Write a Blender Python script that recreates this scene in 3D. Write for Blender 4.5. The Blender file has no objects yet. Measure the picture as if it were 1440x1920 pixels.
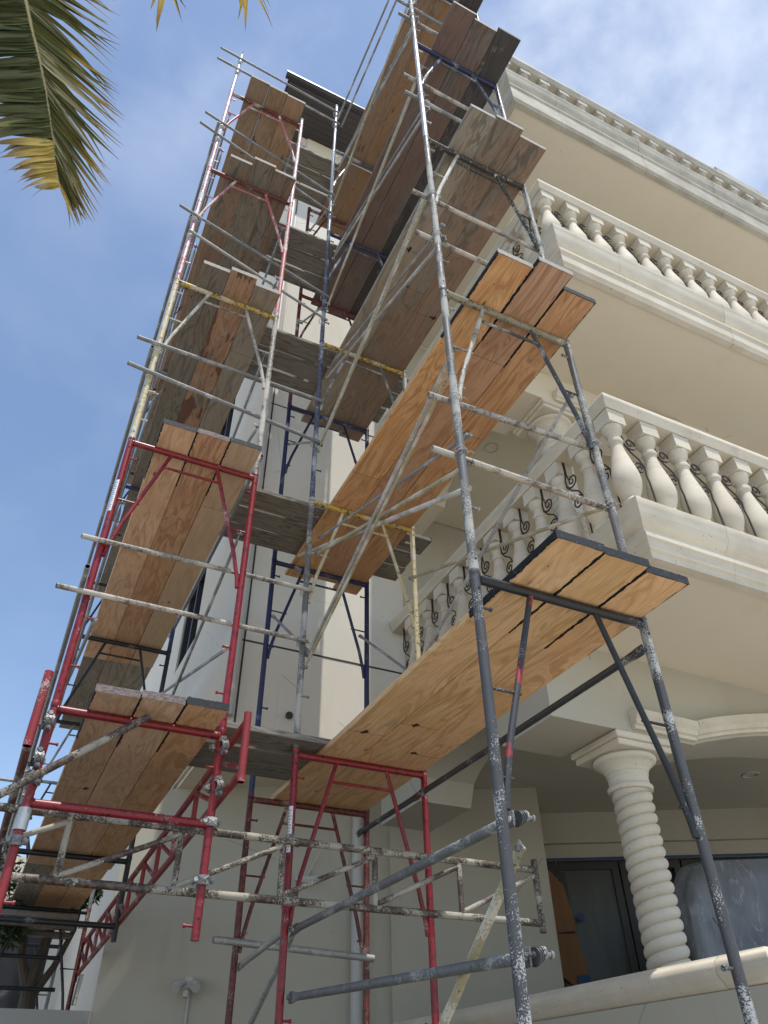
import bpy, bmesh, math, random
from mathutils import Vector, Matrix
R = math.radians
random.seed(7)
S = bpy.context.scene
COL = S.collection

# ------------------------------------------------------------------ camera, sky, sun, exposure
CF = Vector((0.3444, 0.69258, 0.63382)); CR = Vector((0.90032, -0.435, -0.01389)); CU = Vector((-0.26609, -0.57543, 0.77336))
cam = bpy.data.cameras.new('camera'); camo = bpy.data.objects.new('camera', cam); COL.objects.link(camo)
camo.matrix_world = Matrix(((CR.x, CU.x, -CF.x, 0), (CR.y, CU.y, -CF.y, 0), (CR.z, CU.z, -CF.z, 0), (0, 0, 0, 1)))
cam.sensor_fit = 'VERTICAL'; cam.sensor_height = 36; cam.lens = 1374.834 / 1920 * 36
cam.clip_start = .05; cam.clip_end = 3000
S.camera = camo
S.render.resolution_x = 768; S.render.resolution_y = 1024

SUN = Vector((0.02, -0.31, 0.95)).normalized()
w = bpy.data.worlds.new('World'); S.world = w; w.use_nodes = True
nt = w.node_tree; bg = nt.nodes['Background']
sky = nt.nodes.new('ShaderNodeTexSky'); sky.sky_type = 'NISHITA'; sky.sun_disc = False
sky.sun_elevation = math.asin(SUN.z); sky.sun_rotation = math.atan2(SUN.x, SUN.y)
sky.air_density = 1.0; sky.dust_density = .35; sky.ozone_density = .6
tc = nt.nodes.new('ShaderNodeTexCoord')
def wn(ty, **k):
    o = nt.nodes.new(ty)
    for q, v in k.items(): o.inputs[q].default_value = v
    return o
mp = wn('ShaderNodeMapping', Scale=(1.3, 1.3, 1.6), Location=(11.2, 4.4, 2.8), Rotation=(0, .3, .5))
n1 = wn('ShaderNodeTexNoise', Scale=2.3, Detail=8, Roughness=.55, Distortion=.25)       # wisps
n2 = wn('ShaderNodeTexNoise', Scale=1.05, Detail=2, Roughness=.5, Distortion=.2)      # where the veil is thick
rp = wn('ShaderNodeMapRange'); rp.interpolation_type = 'SMOOTHSTEP'; rp.inputs['From Min'].default_value = .44; rp.inputs['From Max'].default_value = .74
rq = wn('ShaderNodeMapRange'); rq.interpolation_type = 'SMOOTHSTEP'; rq.inputs['From Min'].default_value = .40; rq.inputs['From Max'].default_value = .66; rq.inputs['To Min'].default_value = .10; rq.inputs['To Max'].default_value = .72
mu = nt.nodes.new('ShaderNodeMath'); mu.operation = 'MULTIPLY'
ad = nt.nodes.new('ShaderNodeMath'); ad.operation = 'MULTIPLY_ADD'; ad.inputs[1].default_value = .12; ad.use_clamp = True
mx = nt.nodes.new('ShaderNodeMix'); mx.data_type = 'RGBA'; mx.inputs['B'].default_value = (4.6, 5.0, 5.7, 1)
L = nt.links.new
L(tc.outputs['Generated'], mp.inputs['Vector']); L(mp.outputs[0], n1.inputs['Vector']); L(mp.outputs[0], n2.inputs['Vector'])
L(n1.outputs['Fac'], rp.inputs['Value']); L(n2.outputs['Fac'], rq.inputs['Value'])
L(rp.outputs[0], mu.inputs[0]); L(rq.outputs[0], mu.inputs[1]); L(rq.outputs[0], ad.inputs[0]); L(mu.outputs[0], ad.inputs[2])
L(ad.outputs[0], mx.inputs['Factor']); L(sky.outputs[0], mx.inputs['A'])
L(mx.outputs['Result'], bg.inputs['Color'])
bg.inputs['Strength'].default_value = .15
sl = bpy.data.lights.new('sun', 'SUN'); sl.energy = 3.4; sl.angle = R(.53); sl.color = (1, .955, .88)
so = bpy.data.objects.new('sun', sl); COL.objects.link(so); so.rotation_euler = SUN.to_track_quat('Z', 'Y').to_euler(); so.location = (0, -5, 30)
S.view_settings.view_transform = 'Standard'; S.view_settings.look = 'None'; S.view_settings.gamma = 1; S.view_settings.use_curve_mapping = False
S.view_settings.exposure = .46
S.cycles.max_bounces = 10; S.cycles.diffuse_bounces = 6

GZ = -1.6            # the driveway lies 1.6 m below the camera

# ------------------------------------------------------------------ materials
class N:
    def __init__(s, name):
        s.m = bpy.data.materials.new(name); s.m.use_nodes = True; s.t = s.m.node_tree; s.b = s.t.nodes['Principled BSDF']
    def n(s, ty, **k):
        o = s.t.nodes.new(ty)
        for a, v in k.items(): setattr(o, a, v)
        return o
    def put(s, sock, v):
        if hasattr(v, 'is_output'): s.t.links.new(v, sock)
        elif v is not None:
            if isinstance(v, tuple) and len(v) == 3 and sock.type == 'RGBA': v = (*v, 1)
            sock.default_value = v
    def math(s, op, a, b=None, c=None, clamp=False):
        o = s.n('ShaderNodeMath', operation=op, use_clamp=clamp)
        s.put(o.inputs[0], a); s.put(o.inputs[1], b)
        if c is not None: s.put(o.inputs[2], c)
        return o.outputs[0]
    def ramp(s, f, lo, hi):
        o = s.n('ShaderNodeMapRange', interpolation_type='SMOOTHSTEP'); s.put(o.inputs['Value'], f)
        o.inputs['From Min'].default_value = lo; o.inputs['From Max'].default_value = hi
        return o.outputs[0]
    def mix(s, f, a, b, blend='MIX'):
        o = s.n('ShaderNodeMix', data_type='RGBA', blend_type=blend)
        s.put(o.inputs['Factor'], f); s.put(o.inputs['A'], a); s.put(o.inputs['B'], b)
        return o.outputs['Result']
    def vec(s, scale=(1, 1, 1), rnd=(0, 0, 0)):
        t = s.n('ShaderNodeTexCoord'); o = s.n('ShaderNodeVectorMath', operation='MULTIPLY'); s.t.links.new(t.outputs['Object'], o.inputs[0]); o.inputs[1].default_value = scale
        if any(rnd):
            oi = s.n('ShaderNodeObjectInfo'); q = s.n('ShaderNodeVectorMath', operation='SCALE'); q.inputs[0].default_value = rnd; s.t.links.new(oi.outputs['Random'], q.inputs['Scale'])
            a = s.n('ShaderNodeVectorMath', operation='ADD'); s.t.links.new(o.outputs[0], a.inputs[0]); s.t.links.new(q.outputs[0], a.inputs[1]); return a.outputs[0]
        return o.outputs[0]
    def noise(s, v, scale, detail=3, rough=.5, dist=0):
        o = s.n('ShaderNodeTexNoise'); s.t.links.new(v, o.inputs['Vector']); o.inputs['Scale'].default_value = scale; o.inputs['Detail'].default_value = detail
        o.inputs['Roughness'].default_value = rough; o.inputs['Distortion'].default_value = dist
        return o.outputs['Fac']
    def voro(s, v, scale):
        o = s.n('ShaderNodeTexVoronoi'); s.t.links.new(v, o.inputs['Vector']); o.inputs['Scale'].default_value = scale
        return o.outputs['Distance'], o.outputs['Color']
    def done(s, col, rough=.6, bump=None, bs=.3, bd=.01, metal=None, spec=None):
        s.put(s.b.inputs['Base Color'], col); s.put(s.b.inputs['Roughness'], rough); s.put(s.b.inputs['Metallic'], metal)
        if spec is not None: s.b.inputs['Specular IOR Level'].default_value = spec
        if bump is not None:
            o = s.n('ShaderNodeBump'); o.inputs['Strength'].default_value = bs; o.inputs['Distance'].default_value = bd
            s.put(o.inputs['Height'], bump); s.t.links.new(o.outputs[0], s.b.inputs['Normal'])
        return s.m

def steel(name, base, fleck=(.6, .58, .52), amt=.3, rust=(.12, .05, .025), ramt=.1, sc=70, metal=0., rough=.5, bump=.35, second=None, samt=0., spec=.5):
    """painted tube: base coat, mortar flecks that cluster, rust, patches of an older coat"""
    k = N(name); v = k.vec((1, 1, 1), (31, 17, 23))
    fine = k.noise(v, sc, 4, .62); big = k.noise(v, 5.5, 3, .55); mid = k.noise(v, 40, 4, .65)
    col = base
    if second: col = k.mix(k.ramp(k.noise(v, 6., 4, .62), .62 - samt * .36, .66 - samt * .36), col, second)
    tone = k.noise(v, 12, 3); col = k.mix(.5, col, k.mix(tone, tuple(c * .62 for c in base), tuple(min(1, c * 1.3 + .01) for c in base)) if not second else col)
    rm = k.ramp(k.math('ADD', k.math('MULTIPLY', mid, .7), k.math('MULTIPLY', fine, .3)), .66 - ramt * .3, .70 - ramt * .3)
    col = k.mix(rm, col, rust)
    comb = k.math('ADD', k.math('MULTIPLY', fine, .46), k.math('MULTIPLY', k.math('ADD', k.math('MULTIPLY', k.math('SUBTRACT', big, .5), 1.25), .5), .54))
    fm = k.ramp(comb, .66 - amt * .30, .69 - amt * .30)
    col = k.mix(fm, col, k.mix(tone, tuple(c * .72 for c in fleck), fleck))
    h = k.math('ADD', k.math('MULTIPLY', fine, .5), fm)
    met = k.math('MULTIPLY', k.math('SUBTRACT', 1., fm), metal) if metal else None
    return k.done(col, k.math('ADD', rough, k.math('MULTIPLY', fm, .35), clamp=True), h, bump, .003, met, spec)

M = {}
M['red'] = steel('red_paint', (.215, .008, .013), (.46, .36, .33), .13, (.075, .006, .008), .42, 150, rough=.38)
M['red_worn'] = steel('worn_red_paint', (.24, .018, .022), (.50, .46, .44), .26, (.14, .03, .02), .3, 152)
M['pink'] = steel('faded_red_paint', (.42, .12, .12), (.66, .64, .62), .46, (.16, .05, .05), .3, 142)
M['dark_red'] = steel('rusty_red_paint', (.17, .025, .022), (.45, .42, .36), .26, (.05, .018, .012), .6, 142)
M['black_red'] = steel('black_paint_over_red', (.035, .037, .042), (.40, .40, .40), .2, (.02, .02, .022), .2, 171, rough=.55, bump=.7, second=(.28, .025, .03), samt=.12)
M['charcoal'] = steel('charcoal_paint', (.052, .054, .058), (.42, .43, .43), .45, (.24, .05, .05), .06, 161, rough=.6, bump=.8)
M['grey_crust'] = steel('mortar_crusted_grey', (.12, .12, .115), (.44, .43, .39), .56, (.07, .055, .045), .3, 142, bump=.9)
M['pale_crust'] = steel('mortar_crusted_pale', (.38, .36, .29), (.66, .64, .56), .7, (.09, .075, .05), .34, 152, bump=.9)
M['cream'] = steel('cream_paint', (.52, .44, .25), (.68, .64, .54), .4, (.10, .08, .05), .36, 133, bump=.6)
M['yellow'] = steel('chipped_yellow_paint', (.50, .34, .06), (.62, .58, .46), .34, (.06, .05, .04), .5, 104, bump=.6)
M['yellow_black'] = steel('black_mottled_yellow_paint', (.36, .28, .12), (.62, .58, .48), .34, (.035, .034, .033), .9, 85, bump=.9)
M['yellow_grey'] = steel('greyed_yellow_paint', (.24, .22, .15), (.46, .44, .38), .4, (.08, .07, .05), .4, 90, bump=.6)
M['tube_grey'] = steel('dull_galvanised_tube', (.15, .155, .155), (.36, .36, .34), .42, (.09, .08, .07), .35, 120, metal=.25, rough=.5, bump=.6)
M['navy'] = steel('navy_paint', (.012, .018, .085), (.38, .40, .45), .16, (.018, .016, .028), .5, 152, rough=.42)
M['navy_grey'] = steel('navy_paint_over_grey', (.075, .085, .115), (.42, .43, .45), .42, (.03, .035, .07), .5, 114)
M['silver'] = steel('galvanised_steel', (.42, .43, .44), (.66, .66, .66), .3, (.20, .19, .18), .25, 133, metal=.55, rough=.42)
M['silver_pink'] = steel('silver_over_red_paint', (.50, .46, .46), (.70, .70, .70), .4, (.42, .10, .12), .55, 40, metal=.3)
M['rail'] = steel('weathered_tube', (.28, .265, .235), (.54, .51, .44), .55, (.13, .10, .075), .55, 114, bump=.6)
M['rail_dark'] = steel('dull_tube', (.20, .205, .205), (.48, .48, .46), .34, (.12, .11, .10), .3, 114)
M['brace'] = steel('galvanised_brace', (.34, .335, .315), (.56, .55, .50), .4, (.18, .155, .12), .3, 104, metal=.35)
M['brace_tan'] = steel('tan_brace', (.34, .30, .18), (.60, .57, .46), .45, (.12, .10, .06), .3, 114)
M['brace_black'] = steel('black_brace', (.04, .042, .045), (.36, .36, .35), .22, (.02, .02, .02), .3, 133, rough=.45)
M['truss'] = steel('plaster_splashed_rust', (.12, .085, .062), (.40, .37, .30), .60, (.045, .032, .026), .62, 114, bump=1.0)
M['black'] = steel('black_paint', (.012, .013, .015), (.30, .30, .31), .08, (.03, .03, .03), .3, 152, rough=.45)
M['clamp'] = steel('cast_clamp', (.22, .22, .215), (.50, .49, .46), .42, (.12, .11, .10), .25, 95, metal=.5, rough=.5, bump=.8)
M['hole'] = N('bolt_hole_dark').done((.006, .006, .006), .9)
M['wire'] = N('tie_wire_steel').done((.46, .46, .45), .4, metal=.6)

def wood(name, c1, c2, c3, freq=9, dark=(.10, .055, .03), grey=None, gamt=0., paint=False, knots=.5, seam=True, stain=0., contrast=1., fl=(6.2, 1.05, 6.2)):
    k = N(name)
    v = k.vec(fl, (53, 29, 11)); o = k.vec((1, 1, 1), (13, 7, 5)); raw = k.n('ShaderNodeTexCoord').outputs['Object']
    xyz = k.n('ShaderNodeSeparateXYZ'); k.t.links.new(raw, xyz.inputs[0]); x, y = xyz.outputs[0], xyz.outputs[1]
    rnd = k.n('ShaderNodeObjectInfo').outputs['Random']
    nz = k.noise(v, 1., 3.2, .5, .8)
    ring = k.math('SINE', k.math('MULTIPLY', nz, freq * 6.283))
    ring = k.math('MAXIMUM', k.ramp(ring, .25, 1.0), k.math('MULTIPLY', k.ramp(k.math('SINE', k.math('MULTIPLY', nz, freq * 2.4 * 6.283)), .0, 1.0), .45))
    fine = k.noise(k.vec((260, 5, 260), (11, 3, 7)), 1, 2, .6)
    col = k.mix(k.math('MULTIPLY', ring, .75 * contrast), c1, c2)
    blot = k.noise(o, 2.3, 3, .55)
    col = k.mix(k.math('MULTIPLY', k.ramp(blot, .42, .68), .6), col, c3)
    hv = k.n('ShaderNodeHueSaturation'); k.put(hv.inputs['Value'], k.math('ADD', .82, k.math('MULTIPLY', rnd, .34))); k.put(hv.inputs['Hue'], k.math('ADD', .493, k.math('MULTIPLY', k.math('FRACT', k.math('MULTIPLY', rnd, 7.3)), .014))); k.put(hv.inputs['Saturation'], k.math('ADD', .86, k.math('MULTIPLY', k.math('FRACT', k.math('MULTIPLY', rnd, 13.7)), .24))); k.put(hv.inputs['Color'], col); col = hv.outputs[0]
    col = k.mix(k.math('MULTIPLY', k.ramp(fine, .48, .72), .30), col, dark)
    if grey:
        gm = k.ramp(k.math('ADD', k.math('MULTIPLY', k.noise(k.vec((3.2, .9, 3.2), (5, 9, 2)), 1, 5, .65), .8), k.math('MULTIPLY', fine, .2)), .62 - gamt * .4, .74 - gamt * .36)
        col = k.mix(gm, col, k.mix(ring, grey, tuple(g * .55 for g in grey)))
    sp_ = k.ramp(k.noise(k.vec((1, .45, 1), (23, 3, 19)), 5.5, 6, .72), .60, .66); col = k.mix(k.math('MULTIPLY', sp_, .28), col, (.40, .37, .32))
    gr_ = k.ramp(k.noise(k.vec((1, .3, 1), (3, 13, 29)), 3.5, 5, .65), .50, .72); col = k.mix(k.math('MULTIPLY', gr_, .30), col, k.mix(.5, dark, c3))
    d, c = k.voro(k.vec((6.5, 2.6, 6.5), (17, 5, 3)), 1.)
    sel = k.n('ShaderNodeSeparateColor'); k.t.links.new(c, sel.inputs[0])
    km = k.math('MULTIPLY', k.math('SUBTRACT', 1., k.ramp(d, .035, .10)), k.math('GREATER_THAN', sel.outputs[0], 1. - knots * .5))
    col = k.mix(k.math('MULTIPLY', km, .85), col, dark)
    d2, c2_ = k.voro(k.vec((16, 9, 16), (3, 8, 1)), 1.)
    sel2 = k.n('ShaderNodeSeparateColor'); k.t.links.new(c2_, sel2.inputs[0])
    col = k.mix(k.math('MULTIPLY', k.math('LESS_THAN', d2, .05), k.math('GREATER_THAN', sel2.outputs[1], .62)), col, (.03, .02, .015))
    if seam:
        y0 = k.math('ADD', .75, k.math('MULTIPLY', rnd, 1.7)); dy = k.math('SUBTRACT', y, y0)
        after = k.math('GREATER_THAN', dy, 0.); col = k.mix(k.math('MULTIPLY', after, .22), col, c3)
        col = k.mix(k.math('MULTIPLY', k.math('LESS_THAN', k.math('ABSOLUTE', dy), .0022), .8), col, dark)
        pn = k.noise(o, 30, 4, .7); patch = k.math('MULTIPLY', k.math('LESS_THAN', k.math('ADD', k.math('MULTIPLY', k.math('ABSOLUTE', k.math('ADD', dy, .012)), 16.), k.math('MULTIPLY', k.math('ABSOLUTE', k.math('SUBTRACT', x, k.math('ADD', .03, k.math('MULTIPLY', k.math('FRACT', k.math('MULTIPLY', rnd, 31.)), .18)))), 14.)), k.math('SUBTRACT', k.math('MULTIPLY', pn, 1.7), .45)), k.math('GREATER_THAN', k.math('FRACT', k.math('MULTIPLY', rnd, 5.7)), .45))
        col = k.mix(patch, col, (.035, .02, .015))
    if stain:
        sm = k.ramp(k.noise(k.vec((5, 1.1, 5), (41, 3, 2)), 1.2, 4, .6), .70 - stain * .2, .73 - stain * .2)
        col = k.mix(k.math('MULTIPLY', sm, .75), col, (.09, .03, .022))
    if paint:
        ex = k.math('MINIMUM', x, k.math('SUBTRACT', .245, x)); en = k.noise(o, 26, 3, .6)
        a = k.math('LESS_THAN', ex, k.math('ADD', -.004, k.math('MULTIPLY', en, .022)))
        b = k.math('LESS_THAN', y, k.math('ADD', .42, k.math('MULTIPLY', k.noise(o, 3, 2), .5)))
        e = k.math('LESS_THAN', y, k.math('SUBTRACT', k.math('MULTIPLY', en, .012), .0035))
        pm = k.math('MAXIMUM', k.math('MULTIPLY', a, b), e)
        col = k.mix(pm, col, k.mix(k.ramp(en, .5, .8), (.012, .013, .015), (.05, .055, .065)))
    return k.done(col, .72, k.math('ADD', k.math('MULTIPLY', fine, .6), k.math('MULTIPLY', ring, .4)), .22, .002, spec=.25)

OR1, OR2, OR3 = (.60, .35, .145), (.42, .215, .080), (.50, .245, .085)
M['ply'] = wood('fresh_plywood', (.69, .465, .275), (.47, .275, .135), (.60, .365, .185), 6.5, paint=True, contrast=1.0)
M['ply_orange'] = wood('orange_plywood', (.62, .37, .19), (.38, .18, .078), (.50, .265, .12), 7, paint=True, contrast=1.1)
M['ply_pale'] = wood('pale_plywood', (.67, .48, .28), (.55, .37, .20), (.60, .41, .22), 6, paint=True, contrast=.8)
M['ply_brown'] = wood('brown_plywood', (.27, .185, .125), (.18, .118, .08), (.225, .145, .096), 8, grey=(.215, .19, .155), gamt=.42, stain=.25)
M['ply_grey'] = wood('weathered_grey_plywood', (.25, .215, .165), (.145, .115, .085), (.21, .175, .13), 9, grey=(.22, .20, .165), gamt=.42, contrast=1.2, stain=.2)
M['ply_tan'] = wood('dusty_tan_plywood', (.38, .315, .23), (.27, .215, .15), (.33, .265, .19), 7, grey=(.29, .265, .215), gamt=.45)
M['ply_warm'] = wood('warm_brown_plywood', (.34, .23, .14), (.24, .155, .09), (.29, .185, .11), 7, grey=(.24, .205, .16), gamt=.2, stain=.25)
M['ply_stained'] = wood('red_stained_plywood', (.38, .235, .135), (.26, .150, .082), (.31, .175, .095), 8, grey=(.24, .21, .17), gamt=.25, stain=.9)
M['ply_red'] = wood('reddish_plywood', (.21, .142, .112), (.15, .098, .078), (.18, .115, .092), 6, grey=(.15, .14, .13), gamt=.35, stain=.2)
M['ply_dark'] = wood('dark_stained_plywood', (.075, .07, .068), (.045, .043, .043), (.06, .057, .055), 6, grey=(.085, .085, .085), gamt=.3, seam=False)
M['old'] = wood('bare_grey_board', (.23, .20, .155), (.10, .080, .06), (.18, .155, .12), 9, grey=(.23, .21, .175), gamt=.6, dark=(.05, .04, .03), seam=False, contrast=1.5, fl=(14, .9, 14))
k = N('black_end_paint'); v = k.vec((1, 1, 1), (7, 5, 3)); nn = k.noise(v, 60, 4, .65)
M['endpaint'] = k.done(k.mix(k.ramp(nn, .55, .75), (.016, .018, .021), (.085, .095, .11)), .75, nn, .6, .004)
k = N('chalky_worn_end_paint'); v = k.vec((1, 1, 1), (7, 5, 3)); nn = k.noise(k.vec((1, 1, 3), (7, 5, 3)), 34, 5, .7)
M['endworn'] = k.done(k.mix(k.ramp(nn, .40, .62), (.25, .19, .175), (.10, .085, .085)), .85, nn, .6, .004)
k = N('grey_board_end'); v = k.vec((1, 1, 1), (7, 5, 3)); nn = k.noise(v, 60, 4, .65)
M['endgrey'] = k.done(k.mix(nn, (.20, .185, .16), (.50, .47, .42)), .85, nn, .4, .004)

def stucco(name, c, var=.10, grain=.5, sc=190, warm=(.55, .48, .36), dirt=.25):
    k = N(name); v = k.vec((1, 1, 1)); f = k.noise(v, sc, 3, .6); b = k.noise(v, .9, 4, .55); st = k.noise(k.vec((2.2, 2.2, .35)), 1.4, 4, .6)
    col = k.mix(k.math('MULTIPLY', k.ramp(b, .35, .7), var * 2), c, tuple(q * .86 for q in c))
    col = k.mix(k.math('MULTIPLY', k.ramp(st, .55, .8), dirt), col, tuple(a * b_ for a, b_ in zip(c, warm)))
    spots, _ = k.voro(v, 2.3); col = k.mix(k.math('MULTIPLY', k.math('LESS_THAN', spots, .018), .6), col, (.2, .18, .15))
    tr = k.noise(k.vec((1, 1, .8)), 7, 4, .6); cv = k.n('ShaderNodeTexVoronoi', feature='DISTANCE_TO_EDGE'); k.put(cv.inputs['Vector'], k.vec((1, 1, 1))); cv.inputs['Scale'].default_value = .55
    crack = k.math('MULTIPLY', k.math('LESS_THAN', cv.outputs['Distance'], .0022), k.math('GREATER_THAN', k.noise(v, 1.1, 3, .6), .56)); col = k.mix(k.math('MULTIPLY', crack, .45), col, tuple(q * .5 for q in c))
    col = k.mix(k.math('MULTIPLY', k.ramp(tr, .58, .72), .12), col, tuple(min(1, q * 1.15) for q in c))
    return k.done(col, .9, k.math('ADD', k.math('MULTIPLY', f, .5), k.math('MULTIPLY', tr, 1.2)), grain, .004, spec=.2)
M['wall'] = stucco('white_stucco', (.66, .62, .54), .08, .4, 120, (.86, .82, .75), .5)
M['wall_lower'] = stucco('shade_tinted_stucco', (.44, .41, .33), .10, .45, 120, (.82, .78, .70), .6)  # stucco darkened in colour to stand for shade on lower walls and porch
M['soffit'] = stucco('cream_soffit_plaster', (.66, .60, .475), .12, .3, 150, (.86, .80, .70), .35)
M['garden'] = stucco('grey_garden_wall', (.40, .39, .36), .1, .5, 120)

def stone(name, c, c2, pit=.5):
    k = N(name); v = k.vec((1, 1, 1), (5, 11, 3)); b = k.noise(v, 3, 5, .6); f = k.noise(v, 38, 4, .65); bed = k.noise(k.vec((2, 2, 14), (3, 1, 9)), 1.2, 4, .6)
    col = k.mix(k.ramp(b, .35, .68), c, c2); col = k.mix(k.math('MULTIPLY', k.ramp(bed, .5, .72), .35), col, tuple(q * .8 for q in c2))
    col = k.mix(k.math('MULTIPLY', k.ramp(f, .56, .74), .22), col, tuple(q * .6 for q in c))
    d, cc = k.voro(k.vec((1, 1, 1.8), (3, 1, 2)), 42); sel = k.n('ShaderNodeSeparateColor'); k.t.links.new(cc, sel.inputs[0])
    pm = k.math('MULTIPLY', k.math('LESS_THAN', d, k.math('ADD', .06, k.math('MULTIPLY', sel.outputs[1], .20))), k.math('GREATER_THAN', k.math('ADD', sel.outputs[0], k.math('MULTIPLY', k.math('SUBTRACT', k.noise(v, 7, 3, .6), .5), 1.9)), 1.08 - pit * .25))
    col = k.mix(k.math('MULTIPLY', pm, .75), col, (.16, .11, .07))
    return k.done(col, .78, k.math('SUBTRACT', k.math('MULTIPLY', f, .35), pm), .45, .004, spec=.3)
M['stone'] = stone('cream_limestone', (.63, .575, .465), (.55, .495, .39), .5)
M['stone_dirty'] = stone('weathered_limestone', (.47, .44, .365), (.35, .325, .265), .8)
M['iron'] = N('dark_bronze_iron').done((.055, .04, .034), .42, metal=.4)
M['glass'] = N('dark_window_glass').done((.02, .024, .03), .06, spec=.8)
M['bronze'] = N('dark_window_frame').done((.028, .026, .025), .45)
M['bright_glass'] = N('sky_lit_glass').done((.16, .2, .28), .05, spec=1.0)
k = N('dark_eave_board'); v = k.vec((1, 1, 1), (3, 5, 7)); nn = k.noise(k.vec((2, 30, 30), (3, 5, 7)), 1, 3)
M['eave'] = k.done(k.mix(nn, (.022, .019, .018), (.05, .043, .04)), .6, nn, .2, .003)
M['gutter'] = N('dark_metal_gutter').done((.03, .028, .028), .35, metal=.3)
k = N('plastic_sheet'); nn = k.noise(k.vec((7, 7, 1.6)), 1.0, 5, .6, 1.0); big = k.noise(k.vec((1, 1, 1)), 2.2, 3, .5)
cr_ = k.math('SUBTRACT', 1., k.ramp(k.math('ABSOLUTE', k.math('SUBTRACT', nn, .5)), .0, .02))
col = k.mix(k.ramp(big, .35, .7), (.10, .103, .106), (.21, .215, .22)); col = k.mix(k.math('MULTIPLY', cr_, .5), col, (.42, .42, .42))
M['plastic'] = k.done(col, .28, k.math('ADD', nn, k.math('MULTIPLY', cr_, .15)), .4, .03, spec=.6)
k = N('grey_fabric'); M['fabric'] = k.done((.16, .155, .15), .95, k.noise(k.vec((1, 1, 1)), 300, 2), .4, .003)
M['blue_tape'] = N('blue_masking_tape').done((.010, .055, .16), .6)
k = N('kraft_board'); nn = k.noise(k.vec((14, 14, 2), (3, 1, 5)), 1.2, 4, .6)
M['kraft'] = k.done(k.mix(nn, (.26, .125, .045), (.16, .07, .028)), .7, nn, .15, .003)
k = N('grey_masked_door'); nn = k.noise(k.vec((3, 3, .6)), 3, 4, .6); M['door_grey'] = k.done(k.mix(nn, (.035, .037, .036), (.085, .088, .085)), .4, nn, .3, .01)
M['white_metal'] = N('white_painted_pipe').done((.46, .45, .42), .5)
M['label'] = N('white_sticker').done((.72, .72, .71), .5)
M['ink'] = N('grey_print').done((.18, .18, .19), .6)
k = N('driveway_concrete'); v = k.vec((1, 1, 1)); nn = k.noise(v, .6, 5, .6); ff = k.noise(v, 60, 3)
M['ground'] = k.done(k.mix(nn, (.52, .49, .44), (.45, .42, .375)), .9, ff, .3, .004)
k = N('bounce_dimming_ground'); v = k.vec((1, 1, 1)); nn = k.noise(v, 25, 5, .7); M['dim_ground'] = k.done(k.mix(nn, (.055, .042, .03), (.02, .016, .012)), .95, nn, 1, .03)  # for the dark ground patch added to dim bounce light
k = N('bark'); nn = k.noise(k.vec((8, 8, 2)), 6, 5, .65); M['bark'] = k.done(k.mix(nn, (.16, .13, .10), (.07, .055, .042)), .9, nn, .8, .01)
k = N('dark_green_leaf'); oi = k.n('ShaderNodeNewGeometry').outputs['Random Per Island']; M['leaf'] = k.done(k.mix(oi, (.018, .035, .012), (.05, .085, .028)), .4)
def palm_mat(name, a, b, tip):
    k = N(name); t = k.n('ShaderNodeTexCoord'); s_ = k.n('ShaderNodeSeparateXYZ'); k.t.links.new(t.outputs['Generated'], s_.inputs[0])
    rnd = k.n('ShaderNodeObjectInfo').outputs['Random']; nn = k.noise(k.vec((60, 3, 60), (3, 5, 7)), 1, 3)
    col = k.mix(rnd, a, b); tipm = k.ramp(k.math('ADD', s_.outputs[1], k.math('MULTIPLY', k.math('SUBTRACT', rnd, .5), .5)), .45, 1.0)
    col = k.mix(tipm, col, tip); col = k.mix(k.math('MULTIPLY', k.ramp(nn, .5, .8), .35), col, tuple(q * .5 for q in a))
    return k.done(col, .38, nn, .15, .002, spec=.5)
M['palm_grey'] = palm_mat('palm_leaflet_grey_green', (.065, .085, .035), (.135, .155, .065), (.24, .22, .07))
M['palm_olive'] = palm_mat('palm_leaflet_olive', (.065, .072, .022), (.15, .14, .040), (.46, .33, .07))
M['palm_lit'] = palm_mat('palm_leaflet_sunlit', (.34, .33, .20), (.44, .42, .28), (.36, .28, .11))  # paler copy: sunlight on some leaflets is put into the colour
M['palm_dry'] = palm_mat('palm_leaflet_dry', (.60, .48, .13), (.66, .55, .20), (.34, .22, .10))
M['palm_rib'] = N('palm_rib').done((.40, .38, .20), .5)

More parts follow.
